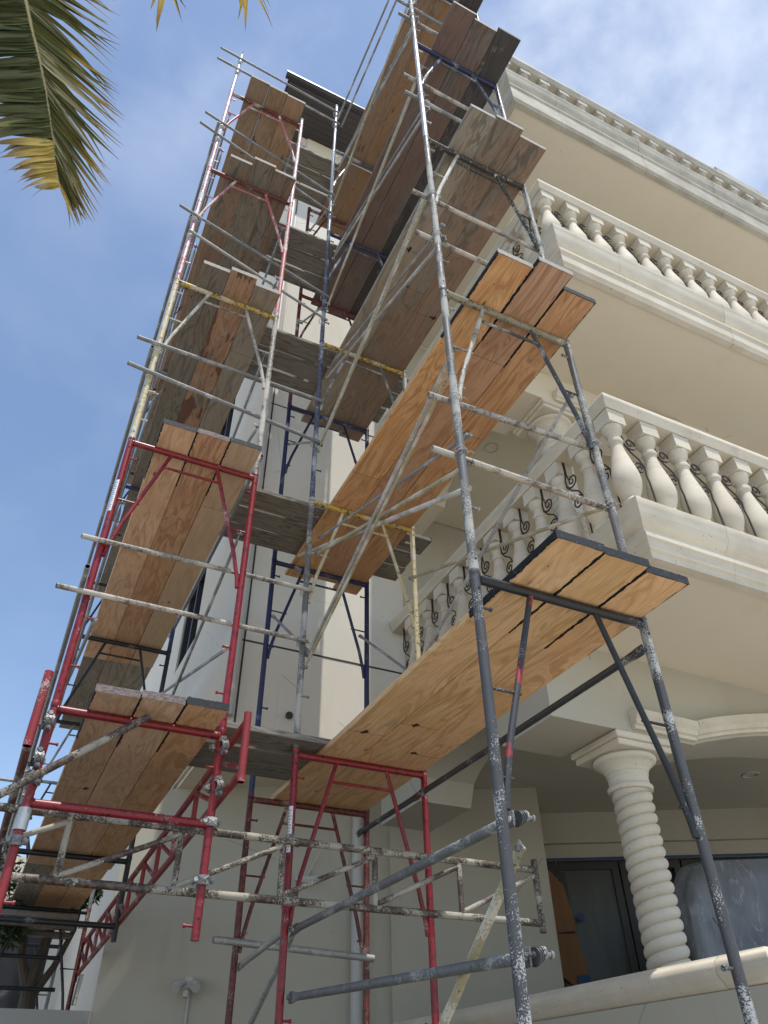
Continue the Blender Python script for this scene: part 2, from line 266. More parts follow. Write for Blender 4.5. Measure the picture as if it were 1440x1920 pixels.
# ------------------------------------------------------------------ mesh helpers
class MB:
    def __init__(s): s.v = []; s.f = []; s.mi = []; s.cur = 0
    def add(s, vs, fs):
        o = len(s.v); s.v += [tuple(v) for v in vs]; s.f += [tuple(i + o for i in f) for f in fs]; s.mi += [s.cur] * len(fs); return s
    def box(s, x0, x1, y0, y1, z0, z1):
        return s.add([(x0, y0, z0), (x1, y0, z0), (x1, y1, z0), (x0, y1, z0), (x0, y0, z1), (x1, y0, z1), (x1, y1, z1), (x0, y1, z1)],
                     [(0, 3, 2, 1), (4, 5, 6, 7), (0, 1, 5, 4), (1, 2, 6, 5), (2, 3, 7, 6), (3, 0, 4, 7)])
    def rings(s, pts, rad, n=12, cap=True, up=None):
        """skin a chain of circles; rad is a number or a list of (ra, rb)"""
        P = [Vector(p) for p in pts]; vs = []; fs = []; prev = None
        for i, p in enumerate(P):
            t = (P[min(i + 1, len(P) - 1)] - P[max(i - 1, 0)]).normalized()
            a = up if up is not None else (prev if prev is not None else (Vector((0, 0, 1)) if abs(t.z) < .9 else Vector((1, 0, 0))))
            a = Vector(a); e1 = (a - t * a.dot(t))
            if e1.length < 1e-6: e1 = Vector((0, 1, 0)) - t * t.y
            e1.normalize(); e2 = t.cross(e1); prev = e1
            r = rad[i] if isinstance(rad, (list, tuple)) else rad
            ra, rb = r if isinstance(r, (list, tuple)) else (r, r)
            vs += [p + e1 * (ra * math.cos(2 * math.pi * j / n)) + e2 * (rb * math.sin(2 * math.pi * j / n)) for j in range(n)]
        for i in range(len(P) - 1):
            for j in range(n): fs.append((i * n + j, i * n + (j + 1) % n, (i + 1) * n + (j + 1) % n, (i + 1) * n + j))
        if cap: fs.append(tuple(reversed(range(n)))); fs.append(tuple((len(P) - 1) * n + j for j in range(n)))
        return s.add(vs, fs)
    def tube(s, a, b, r, n=12, cap=True): return s.rings([a, b], r, n, cap)
    def pipe(s, a, b, r, n=14):
        """open-ended tube with a wall"""
        a, b = Vector(a), Vector(b); t = (b - a).normalized(); ri = r * .84; d = t * .08
        return s.rings([a + d, a, a, b, b, b - d], [ri, ri, r, r, ri, ri], n, True, up=(Vector((0, 0, 1)) if abs(t.z) < .9 else Vector((1, 0, 0))))
    def lathe(s, prof, n=24, c=(0, 0, 0)):
        vs = [(c[0] + r * math.cos(2 * math.pi * j / n), c[1] + r * math.sin(2 * math.pi * j / n), c[2] + z) for r, z in prof for j in range(n)]
        fs = [(i * n + j, i * n + (j + 1) % n, (i + 1) * n + (j + 1) % n, (i + 1) * n + j) for i in range(len(prof) - 1) for j in range(n)]
        fs += [tuple(reversed(range(n))), tuple((len(prof) - 1) * n + j for j in range(n))]
        return s.add(vs, fs)
    def prism(s, poly, z0, z1):
        n = len(poly); return s.add([(x, y, z0) for x, y in poly] + [(x, y, z1) for x, y in poly], [tuple(reversed(range(n))), tuple(range(n, 2 * n))] + [(i, (i + 1) % n, n + (i + 1) % n, n + i) for i in range(n)])
    def torus(s, c, axis, R_, r, n=16, m=6):
        ax = Vector(axis).normalized(); e = ax.orthogonal().normalized(); f = ax.cross(e); c = Vector(c)
        vs = []; fs = []
        for i in range(n):
            a = 2 * math.pi * i / n; d = e * math.cos(a) + f * math.sin(a)
            for j in range(m):
                b = 2 * math.pi * j / m; vs.append(c + d * (R_ + r * math.cos(b)) + ax * (r * math.sin(b)))
        for i in range(n):
            for j in range(m): fs.append((i * m + j, i * m + (j + 1) % m, ((i + 1) % n) * m + (j + 1) % m, ((i + 1) % n) * m + j))
        return s.add(vs, fs)
    def mesh(s, name, smooth=35, bevel=0):
        me = bpy.data.meshes.new(name); me.from_pydata(s.v, [], s.f); me.update()
        bm = bmesh.new(); bm.from_mesh(me)
        bmesh.ops.recalc_face_normals(bm, faces=bm.faces)
        if bevel: bmesh.ops.bevel(bm, geom=bm.edges[:], offset=bevel, segments=1, affect='EDGES', profile=.5)
        bm.to_mesh(me); bm.free()
        nm = max(s.mi) + 1 if s.mi else 1
        for _ in range(nm): me.materials.append(None)
        if nm > 1: me.polygons.foreach_set('material_index', s.mi)
        if smooth:
            me.polygons.foreach_set('use_smooth', [True] * len(me.polygons)); me.set_sharp_from_angle(angle=R(smooth))
        return me

def obj(name, me, mats, parent=None, loc=(0, 0, 0), rot=(0, 0, 0)):
    if isinstance(me, MB): me = me.mesh(name)
    o = bpy.data.objects.new(name, me); COL.objects.link(o); o.location = loc; o.rotation_euler = rot
    if not isinstance(mats, (list, tuple)): mats = [mats]
    for sl_, m in zip(o.material_slots, mats): sl_.link = 'OBJECT'; sl_.material = M[m] if isinstance(m, str) else m
    if parent: o.parent = parent
    return o
def tag(o, label, cat, group=None):
    o['label'] = label; o['category'] = cat
    if group: o['group'] = group
    return o
def thing(name, label, cat, loc=(0, 0, 0), rot=(0, 0, 0), group=None):
    o = bpy.data.objects.new(name, None); COL.objects.link(o); o.empty_display_size = .1; o.location = loc; o.rotation_euler = rot
    return tag(o, label, cat, group)
def struct(name, me, mat):
    o = obj(name, me, mat); o['kind'] = 'structure'; return o

# ------------------------------------------------------------------ ground
struct('driveway', MB().box(-400, 400, -400, 400, GZ - .3, GZ), 'ground')
struct('added_dark_ground', MB().prism([(-14, 2.2), (2.9, 2.2), (12, 2.2), (12, 8), (-14, 8)], GZ, GZ + .05), 'dim_ground')  # unseen dark patch, added to cut bounce light on the lower walls

# ------------------------------------------------------------------ the house
YW, XL = 6.2, 1.445
house = thing('house', 'cream stucco house rising behind the scaffolding with stone balconies', 'house')
obj('front_wall', MB().box(XL, 3.3, YW, YW + .35, 2.66, 14.3), 'wall', house)
for z in (3.54, 6.9): obj('wall_joint', MB().box(XL - .004, 3.3, YW - .004, YW + .01, z, z + .018), 'bronze', house)
# side wall with two window openings
sw = MB(); X0, X1 = XL, XL + .35
wins = [(8.25, 9.35, 4.62, 5.85), (8.25, 9.35, 8.1, 9.4)]
sw.box(X0, X1, YW + .35, 8.25, 2.66, 14.3).box(X0, X1, 9.35, 24, 2.66, 14.3).box(X0, X1, 8.25, 9.35, 2.66, 4.62).box(X0, X1, 8.25, 9.35, 5.85, 8.1).box(X0, X1, 8.25, 9.35, 9.4, 14.3)
obj('side_wall', sw, 'wall', house)
for y0, y1, z0, z1 in wins:
    wf = MB(); 
    for a in ((y0, y0 + .07, z0, z1), (y1 - .07, y1, z0, z1), (y0 + .07, y1 - .07, z0, z0 + .07), (y0 + .07, y1 - .07, z1 - .07, z1), ((y0 + y1) / 2 - .03, (y0 + y1) / 2 + .03, z0 + .07, z1 - .07)): wf.box(X0 + .02, X0 + .16, *a)
    f = obj('window', wf, 'bronze', house)
    obj('pane', MB().box(X0 + .09, X0 + .1, y0 + .05, y1 - .05, z0 + .05, z1 - .05), 'bright_glass', f)
obj('overhang_soffit', MB().box(XL + .003, 3.297, YW + .003, 24, 2.62, 2.655), 'soffit', house)
obj('overhang_lip', MB().box(XL - .03, XL - .002, YW + .1, 14, 2.66, 2.80), 'wall', house)
# white downpipe and its dark gap at the corner
obj('downpipe', MB().tube((XL + .03, YW - .05, 2.75), (XL + .03, YW - .05, 13.9), .045, 14), 'white_metal', house)
obj('wall_joint', MB().box(XL + .10, XL + .118, YW - .004, YW + .01, 2.7, 14), 'bronze', house)
obj('plaster_patch', MB().box(1.62, 1.93, YW - .004, YW + .01, 2.72, 3.14).mesh('plaster_patch', 0, .002), 'wall', house)
obj('wall_vent', MB().lathe([(.02, 0), (.035, .005), (.035, .02), (.012, .022)], 14).mesh('wall_vent'), 'bronze', house, (2.05, YW - .02, 2.86), (R(90), 0, 0))
# oblique lower wall, and the porch recess to its right
dx, dy = 4.69 - 1.06, 6.1 - 8.02; L_ = math.hypot(dx, dy); ux, uy = dx / L_, dy / L_; nx, ny = -uy, ux      # along the wall, into the house
def obl(a, d): return (1.06 + ux * a + nx * d, 8.02 + uy * a + ny * d)
J = 2.62
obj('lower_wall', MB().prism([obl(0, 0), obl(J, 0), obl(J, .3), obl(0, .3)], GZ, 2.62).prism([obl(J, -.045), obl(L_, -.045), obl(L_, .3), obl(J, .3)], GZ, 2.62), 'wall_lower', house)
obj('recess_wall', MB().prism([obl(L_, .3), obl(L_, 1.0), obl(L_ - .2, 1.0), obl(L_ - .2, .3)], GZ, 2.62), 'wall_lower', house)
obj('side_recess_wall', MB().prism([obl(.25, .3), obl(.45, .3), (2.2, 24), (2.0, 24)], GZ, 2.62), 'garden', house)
obj('side_bay_wall', MB().prism([(1.30, 9.6), (1.62, 9.6), (2.0, 24), (1.35, 24)], GZ, 2.62), 'wall', house)
def dor(a, d): return (5.07 + .8829 * a + .469 * d, 6.81 - .469 * a + .8829 * d)
DW = 5.2
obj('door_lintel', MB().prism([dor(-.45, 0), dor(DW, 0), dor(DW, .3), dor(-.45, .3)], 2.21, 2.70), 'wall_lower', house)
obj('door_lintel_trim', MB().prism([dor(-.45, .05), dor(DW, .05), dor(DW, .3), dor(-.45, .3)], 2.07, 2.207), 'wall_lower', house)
obj('masking_tape', MB().prism([dor(-.45, .045), dor(DW, .045), dor(DW, .05), dor(-.45, .05)], 2.052, 2.072), 'blue_tape', house)
obj('porch_ceiling', MB().prism([(8.0, 3.64), (11, 3.64), (11, 8), (5.0, 9.0), (3.02, 8), (3.02, 6.22), (8.0, 6.22)], 2.665, 2.70), 'soffit', house)
obj('porch_ceiling', MB().prism([(3.505, 4.115), (10, 4.115), (11, 8), (5.0, 9.0), (3.505, 7.8)], 2.52, 2.55), 'wall_lower', house)  # added panel under the soffit; its darker colour stands for porch shade
obj('room_wall', MB().prism([dor(-.5, 1.6), dor(DW, 1.6), dor(DW, 1.7), dor(-.5, 1.7)], -.4, 2.66).prism([dor(DW, .02), dor(DW + .1, .02), dor(DW + .1, 1.7), dor(DW, 1.7)], -.4, 2.66), 'garden', house)
obj('porch_floor', MB().prism([(3.1, 2.6), (10, 2.6), (10, 8), (5.0, 8.5), (3.1, 7.2)], -.45, -.35), 'garden', house)
# folding glass door leaves, dark
for i in range(8):
    a = -.38 + i * .66
    df = MB()
    for q in ((a, a + .07), (a + .57, a + .64)): df.prism([dor(q[0], .16), dor(q[1], .16), dor(q[1], .22), dor(q[0], .22)], -.35, 2.06)
    df.prism([dor(a + .07, .16), dor(a + .57, .16), dor(a + .57, .22), dor(a + .07, .22)], 1.98, 2.06)
    f = obj('door', df, 'bronze', house)
    obj('pane', MB().prism([dor(a + .06, .19), dor(a + .58, .19), dor(a + .58, .195), dor(a + .06, .195)], -.35, 2.0), 'door_grey' if i in (0, 1) else 'glass', f)
# the left opening is masked with kraft board
def board(name, pts, mat, d=.10, th=.012): return obj(name, MB().add([(*dor(a, d), z) for a, z in pts] + [(*dor(a, d + th), z) for a, z in pts], [tuple(range(len(pts))), tuple(reversed(range(len(pts), 2 * len(pts))))] + [(i, (i + 1) % len(pts), len(pts) + (i + 1) % len(pts), len(pts) + i) for i in range(len(pts))]), mat, house)
board('kraft_board', [(.06, 1.94), (.17, 1.97), (.30, 1.82), (.37, 1.40), (.13, 1.38)], 'kraft')
board('kraft_board', [(.13, 1.38), (.36, 1.37), (.42, .98), (.30, .90), (.10, 1.05)], 'kraft', .104)
board('tape_piece', [(.40, 1.56), (.46, 1.55), (.46, 1.48), (.40, 1.49)], 'blue_tape', .09)
board('tape_piece', [(.30, 1.01), (.42, 1.02), (.42, .96), (.30, .95)], 'blue_tape', .09)

# beams over the two storeys of the portico, with arches
def arch_z(t, zs, rise): return zs + rise * (1 - (2 * t - 1) ** 2)
def beams(zb, zt, which):
    pm = MB().box(3.0, 3.5, 3.62, 4.2, zb, zt).box(3.5, 4.25, 3.62, 4.11, zb, zt).box(3.0, 3.5, 5.47, YW - .003, zb, zt)
    n = 28
    def strip(pts_lo, axis):
        vs = []; fs = []
        for (t, z) in pts_lo:
            if axis == 'x': vs += [(t, 3.62, z), (t, 4.11, z), (t, 4.11, zt), (t, 3.62, zt)]
            else: vs += [(3.0, t, z), (3.5, t, z), (3.5, t, zt), (3.0, t, zt)]
        for i in range(len(pts_lo) - 1):
            for j in range(4): fs.append((4 * i + j, 4 * i + (j + 1) % 4, 4 * i + 4 + (j + 1) % 4, 4 * i + 4 + j))
        pm.add(vs, fs)
    strip([(4.25 + 3.9 * i / n, arch_z(i / n, zb + .01, .30)) for i in range(n + 1)], 'x')
    strip([(4.2 + 1.27 * i / 16, zb + .012 + .34 * math.sqrt(max(0, 1 - (2 * i / 16 - 1) ** 2))) for i in range(17)], 'y')
    pm.box(8.15, 10, 3.62, 4.11, zb, zt)
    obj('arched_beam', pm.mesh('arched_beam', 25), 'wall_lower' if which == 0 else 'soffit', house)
    # stone hood mould: level at the springing, then over the arch; stones with joints
    prof = [(0, 0), (.03, 0), (.035, .02), (.055, .03), (.06, .06), (.085, .085), (.085, .125), (0, .125)]
    def mould(path):
        vs = []; fs = []; m = len(prof)
        for x, z in path: vs += [(x, 3.618 - a, z + b) for a, b in prof]
        for i in range(len(path) - 1):
            for j in range(m): fs.append((m * i + j, m * i + (j + 1) % m, m * (i + 1) + (j + 1) % m, m * (i + 1) + j))
        fs += [tuple(range(m)), tuple(m * (len(path) - 1) + j for j in range(m))]
        obj('hood_mould_stone', MB().add(vs, fs).mesh('hood_mould_stone', 30), 'stone', house)
    mould([(3.68, zb + .02), (4.245, zb + .02)])
    for s_ in range(5):
        a, b = s_ / 5, (s_ + 1) / 5; mould([(4.249 + 3.9 * (a + (b - a) * i / 6) + (.002 if i == 0 else 0), arch_z(a + (b - a) * i / 6, zb + .03, .30)) for i in range(7)])
beams(2.0, 2.66, 0)
beams(5.34, 5.88, 1)
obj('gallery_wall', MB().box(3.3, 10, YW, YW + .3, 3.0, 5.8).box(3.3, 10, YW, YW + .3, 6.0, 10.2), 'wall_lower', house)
for (x, y, z) in ((3.72, 4.75, 5.742), (6.4, 4.9, 2.516)):
    obj('downlight_ring', MB().torus((x, y, z), (0, 0, 1), .075, .008, 20, 6), 'white_metal', house)
# roof over the tower
rf = MB().box(.93, 2.95, 5.34, 24, 14.44, 14.56)
obj('roof', rf, 'gutter', house)
for i in range(9):
    y = 5.38 + i * .1
    obj('eave_board', MB().box(.95, 2.93, y, y + .096, 14.30 + (.002 if i % 2 else 0), 14.325), 'eave', house)
obj('eave_board', MB().box(.95, XL + .1, 6.285, 24, 14.3, 14.325), 'eave', house)
g = MB(); prof = [(0, 0), (.0, .12), (-.07, .14), (-.10, .12), (-.11, .05), (-.07, .0)]
g.add([(x, 5.37 + a, 14.30 + b) for x in (.86, 2.96) for a, b in prof], [tuple((j, (j + 1) % 6, 6 + (j + 1) % 6, 6 + j)) for j in range(6)] + [tuple(range(6)), tuple(range(6, 12))])
obj('gutter', g, 'gutter', house)
obj('roof_vent', MB().tube((1.10, 5.5, 14.5), (1.10, 5.5, 14.78), .05, 12), 'gutter', house)
obj('wall_frieze', MB().box(1.60, 2.9, YW - .03, YW - .003, 13.75, 14.29), 'soffit', house)
# fittings on the oblique wall
o = obl(.84, -.10); ang = math.atan2(uy, ux)
fl = thing('flood_light', 'twin-headed white flood light with conduit low on the shaded wall', 'flood light', (*o, .90), (0, 0, ang))
obj('junction_box', MB().rings([(0, .1, 0), (0, .03, 0)], .05, 14), 'white_metal', fl)
for s_ in (-1, 1): obj('lamp_head', MB().rings([(s_ * .03, .03, .01), (s_ * .06, -.01, .0), (s_ * .085, -.05, -.03), (s_ * .09, -.07, -.045)], [.015, .03, .042, .040], 14), 'white_metal', fl)
obj('sensor', MB().rings([(0, .03, -.05), (0, -.02, -.075), (0, -.03, -.11)], [.02, .03, .018], 12), 'white_metal', fl)
obj('conduit', MB().tube((0, .085, -.05), (-.005, .085, -2.5), .012, 8), 'white_metal', fl)
o = obl(1.83, -.06)
wl = thing('wall_lamp', 'small bracket lamp behind the red frames on the shaded wall', 'lamp', (*o, 1.73), (0, 0, ang))
obj('lamp_shade', MB().box(-.10, .10, -.06, .03, -.03, 0).box(-.085, .085, -.05, .02, -.045, -.03), 'white_metal', wl)
obj('bracket', MB().rings([(0, .05, .02), (.05, .0, .10), (.12, -.02, .22)], .009, 8), 'white_metal', wl)
o = obl(2.31, -.09)
tag(obj('drain_pipe', MB().tube((0, 0, 0), (0, 0, 4.18), .05, 16), 'white_metal', None, (*o, GZ)), 'white drain pipe running down the shaded wall behind the scaffold', 'drain pipe')

# ------------------------------------------------------------------ twisted columns
def column(z0, z1, label, zp):
    H = z1 - z0; t = thing('twisted_column', label, 'column', (3.775, 3.86, z0), (0, 0, 0), 'twisted stone columns')
    n, q, sp = 64, 12, .070                     # rows follow the two-start helix, so grooves stay clean
    dz = sp / q; i0, i1 = int(-.13 / dz), int((H - .322) / dz); vs = []; fs = []; rn = random.Random(int(z0 * 10))
    for i in range(i0, i1 + 1):
        for j in range(n):
            th = 2 * math.pi * j / n; z = i * dz + sp * th / math.pi
            rr = .112 + .022 * abs(math.sin(math.pi * (i % q) / q)) ** .55 + .0012 * math.sin(3 * th + 9 * z)
            vs.append((rr * math.cos(th), rr * math.sin(th), z))
    m = i1 - i0 + 1
    for i in range(m - 1):
        for j in range(n - 1): fs.append((i * n + j, i * n + j + 1, (i + 1) * n + j + 1, (i + 1) * n + j))
        if i + 2 * q + 1 < m: fs.append((i * n + n - 1, (i + 2 * q) * n, (i + 2 * q + 1) * n, (i + 1) * n + n - 1))
    obj('shaft', MB().add(vs, fs).mesh('shaft', 75), 'stone', t)
    obj('capital', MB().lathe([(.118, H - .33), (.150, H - .325), (.155, H - .30), (.142, H - .285), (.138, H - .28), (.136, H - .24), (.137, H - .232), (.140, H - .228), (.143, H - .218), (.14, H - .208), (.146, H - .204), (.150, H - .19), (.163, H - .168), (.182, H - .15), (.186, H - .146), (.20, H - .142), (.214, H - .128), (.218, H - .115), (.212, H - .102), (.20, H - .095)], 40).mesh('capital', 40), 'stone', t)
    ab = MB().box(-.235, .235, -.235, .235, H - .095, H - .05).box(-.255, .255, -.255, .255, H - .05, H - .004)
    obj('abacus', ab.mesh('abacus', 0, .006), 'stone', t)
    obj('pedestal', MB().box(-.17, .17, -.17, .17, zp - z0, -.06).lathe([(.165, -.06), (.175, -.04), (.17, -.02), (.14, 0), (.13, .025)], 32), 'stone', t)
column(.50, 2.0, 'twisted stone column standing behind the low capped wall of the porch', -.35)
column(3.75, 5.34, 'twisted stone column half hidden behind the first balcony balustrade', 3.03)

# ------------------------------------------------------------------ balconies: cornice stones, handrail stones, balusters, scrolls
bal_prof = [(.058, 0), (.058, .02), (.052, .028), (.06, .045), (.062, .06), (.055, .075), (.045, .085), (.060, .12), (.078, .17), (.086, .22), (.084, .27), (.074, .33), (.060, .40), (.048, .46), (.040, .51), (.037, .54), (.037, .555), (.047, .56), (.050, .575), (.046, .59), (.038, .595), (.038, .63), (.050, .64), (.060, .665), (.064, .69), (.066, .70), (.058, .705)]
HB = .705
def baluster_mesh():
    b = MB().lathe([(r, z + .06) for r, z in bal_prof], 28)
    b.box(-.085, .085, -.085, .085, 0, .06)
    b.box(-.068, .068, -.068, .068, HB + .06, HB + .17)
    # chamfered underside of the cap block
    return b.mesh('baluster', 38)
BAL = baluster_mesh()
def spiral(cx, cz, r0, r1, a0, turns, n=26):
    return [(cx + (r0 + (r1 - r0) * i / n) * math.cos(a0 + turns * 2 * math.pi * i / n), 0, cz + (r0 + (r1 - r0) * i / n) * math.sin(a0 + turns * 2 * math.pi * i / n)) for i in range(n + 1)]
def scroll_mesh():
    b = MB()
    b.rings([(-.075, 0, .90), (-.075, 0, .76), (-.088, 0, .70), (-.082, 0, .64), (-.04, 0, .585), (.02, 0, .54), (.052, 0, .48), (.045, 0, .41), (.055, 0, .34), (.055, 0, .0)], .0062, 7)
    b.rings([(-.088, 0, .70), (-.08, 0, .645)] + spiral(-.022, .665, .058, .010, R(200), 1.5), .0062, 7)
    b.rings([(.052, 0, .48)] + spiral(-.002, .455, .055, .010, R(25), 1.5), .0062, 7)
    b.rings([(-.075, .012, .90), (-.075, .012, .76), (-.06, .012, .70)], .005, 6)
    return b.mesh('iron_scroll', 60)
SCR = scroll_mesh()
def sweep(prof, path, name, sm=35):
    """prof: (inward, z); path: points (u, v) of the outer line with its inward unit vectors already mitred"""
    vs = []; fs = []; m = len(prof)
    for (u, v, iu, iv) in path: vs += [(u + iu * d, v + iv * d, z) for d, z in prof]
    for i in range(len(path) - 1):
        for j in range(m): fs.append((m * i + j, m * i + (j + 1) % m, m * (i + 1) + (j + 1) % m, m * (i + 1) + j))
    fs += [tuple(range(m)), tuple(m * (len(path) - 1) + j for j in range(m))]
    return MB().add(vs, fs).mesh(name, sm)
def balcony(label, zp, zw, zb, zr, zs, vend, mat, iron=True, xend=8.0, rh=.12):
    t = thing('balcony', label, 'balcony', (3.0, 2.46, 0), (0, 0, R(-.4)), 'stone balconies of the portico')
    d = zp - zw
    prof = [(0, zp), (0, zp - .035), (.006, zp - .05), (.012, zp - .10), (.03, zp - d * .55), (.055, zp - d * .68), (.07, zp - d * .72), (.074, zp - d * .92), (.074, zw + .012), (.028, zw), (.028, zw - .03), (.045, zw - .045), (.05, zb + .06), (.068, zb + .045), (.07, zb), (.125, zb), (.125, zb + .10), (.30, zb + .10), (.30, zp - .002), (.26, zp)]
    g = .0025
    def segs(a, b, st):
        x = a
        while x < b - .2:
            yield x, min(x + st, b); x += st
    corner = [(0, .72, 1, 0), (0, 0, 1, 1), (.76, 0, 0, 1)]
    obj('cornice_stone', sweep(prof, corner, 'cornice_stone'), mat, t)
    for a, b in segs(.76, xend, 1.32): obj('cornice_stone', sweep(prof, [(a + g, 0, 0, 1), (b - g, 0, 0, 1)], 'cornice_stone'), mat, t)
    for a, b in segs(.72, vend, 1.32): obj('cornice_stone', sweep(prof, [(0, a + g, 1, 0), (0, b - g, 1, 0)], 'cornice_stone'), mat, t)
    ro = .095
    rp_ = [(.0, zr - .012), (.012, zr), (.22, zr), (.232, zr - .012), (.232, zr - rh * .46), (.215, zr - rh * .62), (.205, zr - rh), (.03, zr - rh), (.018, zr - rh * .62), (0, zr - rh * .46)]
    obj('handrail_stone', sweep(rp_, [(ro, 1.3, 1, 0), (ro, ro, 1, 1), (1.45, ro, 0, 1)], 'handrail_stone', 50), mat, t)
    for a, b in segs(1.45, xend, 1.9): obj('handrail_stone', sweep(rp_, [(a + .001, ro, 0, 1), (b - .001, ro, 0, 1)], 'handrail_stone', 50), mat, t)
    for a, b in segs(1.3, vend, 1.9): obj('handrail_stone', sweep(rp_, [(ro, a + .001, 1, 0), (ro, b - .001, 1, 0)], 'handrail_stone', 50), mat, t)
    obj('plinth', sweep([(.03, zp - .001), (.03, zp + .035), (.20, zp + .035), (.20, zp - .001)], [(.04, vend, 1, 0), (.04, .04, 1, 1), (xend, .04, 0, 1)], 'plinth'), mat, t)
    c = ro + .116; sc = (zr - rh - .002 - zp - .034) / (HB + .17)
    sp = .316
    rnd_b = random.Random(int(zp * 100))
    def bal(u, v, rz):
        rz += rnd_b.uniform(-.02, .02)
        o = obj('baluster', BAL, mat, t, (u, v, zp + .034), (0, 0, rz)); o.scale = (1.15, 1.15, sc * rnd_b.uniform(.99, 1.0)); return o
    bal(c, c, 0)
    i = 1
    while c + sp * i < xend - .1:
        bal(c + sp * i, c, 0)
        i += 1
    j = 1
    while c + sp * j < vend - .05: bal(c, c + sp * j, 0); j += 1
    if iron:
        for q in range(i):
            o = obj('iron_scroll', SCR, 'iron', t, (c + sp * (q + .5), c - .01, zp + .034)); o.scale = (1.05, 1, sc)
        for q in range(j):
            o = obj('iron_scroll', SCR, 'iron', t, (c - .01, c + sp * (q + .5), zp + .034), (0, 0, R(-90))); o.scale = (1.05, 1, sc)
    obj('soffit', MB().box(.122, xend, .122, vend, zb + .014, zb + .07), 'soffit', t)
    return t
balcony('lowest stone balcony with whole vase balusters, right above the porch column', 3.0, 2.745, 2.585, 4.13, 2.63, YW - 2.47, 'stone', xend=5)
balcony('middle stone balcony between the lowest balcony and the roof parapet', 6.30, 5.96, 5.73, 7.40, 5.80, YW - 2.47, 'stone', xend=6.4)
top = balcony('roof parapet balustrade with only its baluster caps showing', 9.97, 9.62, 9.22, 11.02, 9.26, YW - 2.47, 'stone_dirty', iron=False, xend=8.2, rh=.17)
obj('raised_coping', MB().box(4.75, 8.3, .40, .62, 10.9, 12.06).box(4.69, 8.3, .34, .68, 12.06, 12.2), 'stone_dirty', top)
# low porch wall with a rounded stone cap
pw = thing('porch_wall', 'low porch wall with a pitted rounded stone cap in front of the column', 'wall', (3.0, 2.5, 0))
obj('wall_body', MB().box(.06, .30, .06, 3.62, GZ, .40).box(.30, 6, .06, .30, GZ, .40), 'wall_lower', pw)
cp = [(.07, .40), (.045, .41), (.035, .425), (.01, .45), (0, .475), (.004, .50), (.02, .515), (.035, .52), (.04, .53), (.33, .53), (.36, .475), (.31, .40)]
for a, b in ((.30, 1.9), (1.9, 3.62)): obj('cap_stone', sweep(cp, [(0, a + .003, 1, 0), (0, b - .003, 1, 0)], 'cap_stone', 50), 'stone', pw)
obj('cap_stone', sweep(cp, [(0, .297, 1, 0), (0, .0, 1, 1), (.6, 0, 0, 1)], 'cap_stone', 50), 'stone', pw)
obj('cap_stone', sweep(cp, [(.605, .0, 0, 1), (5, 0, 0, 1)], 'cap_stone', 50), 'stone', pw)
# wrapped furniture on the porch
def lump(pts, seed, n=40, m=22):
    rnd = random.Random(seed); ph = [rnd.uniform(0, 6.28) for _ in range(8)]; vs = []; fs = []
    for i in range(m + 1):
        z = i / m; base = pts(z)
        for j in range(n):
            th = 2 * math.pi * j / n
            r = 1 + .05 * math.sin(3 * th + ph[0] + 3 * z) + .035 * math.sin(7 * th + ph[1] - 5 * z) + .02 * math.sin(13 * th + ph[2] + 9 * z)
            e = .55; cx = math.copysign(abs(math.cos(th)) ** e, math.cos(th)); sy = math.copysign(abs(math.sin(th)) ** e, math.sin(th))
            vs.append((base[0] * cx * r, base[1] * sy * r, base[2]))
    for i in range(m):
        for j in range(n): fs.append((i * n + j, i * n + (j + 1) % n, (i + 1) * n + (j + 1) % n, (i + 1) * n + j))
    fs.append(tuple(m * n + j for j in range(n)))
    return MB().add(vs, fs).mesh('sheet', 70)
a = thing('wrapped_sofa', 'tall furniture wrapped in grey plastic sheeting behind the twisted column', 'wrapped furniture', (5.75, 4.75, -.35), (0, 0, R(-28)))
obj('plastic_sheet', lump(lambda z: (.66 * (1 - .25 * max(0, z - .8) / .2), .40 * (1 - .4 * z), 1.94 * (1 - (1 - z) ** 1.25 * 1.0)), 3), 'plastic', a)
obj('sheet_fold', MB().rings([(-.50, -.34, 1.5), (-.3, -.38, 1.1), (-.1, -.40, .6)], [.012, .02, .012], 6), 'plastic', a)
a = thing('wrapped_chair', 'low wrapped chair peeping over the porch wall left of the column', 'wrapped furniture', (4.42, 4.75, -.35), (0, 0, R(-20)))
obj('plastic_sheet', lump(lambda z: (.42 * math.cos(z * 1.2), .34 * math.cos(z * 1.1), 1.06 * math.sin(z * 1.57)), 5), 'plastic', a)
obj('cushion', MB().box(-.25, .25, -.2, .2, .3, .98).mesh('cushion', 0, .04), 'fabric', a)

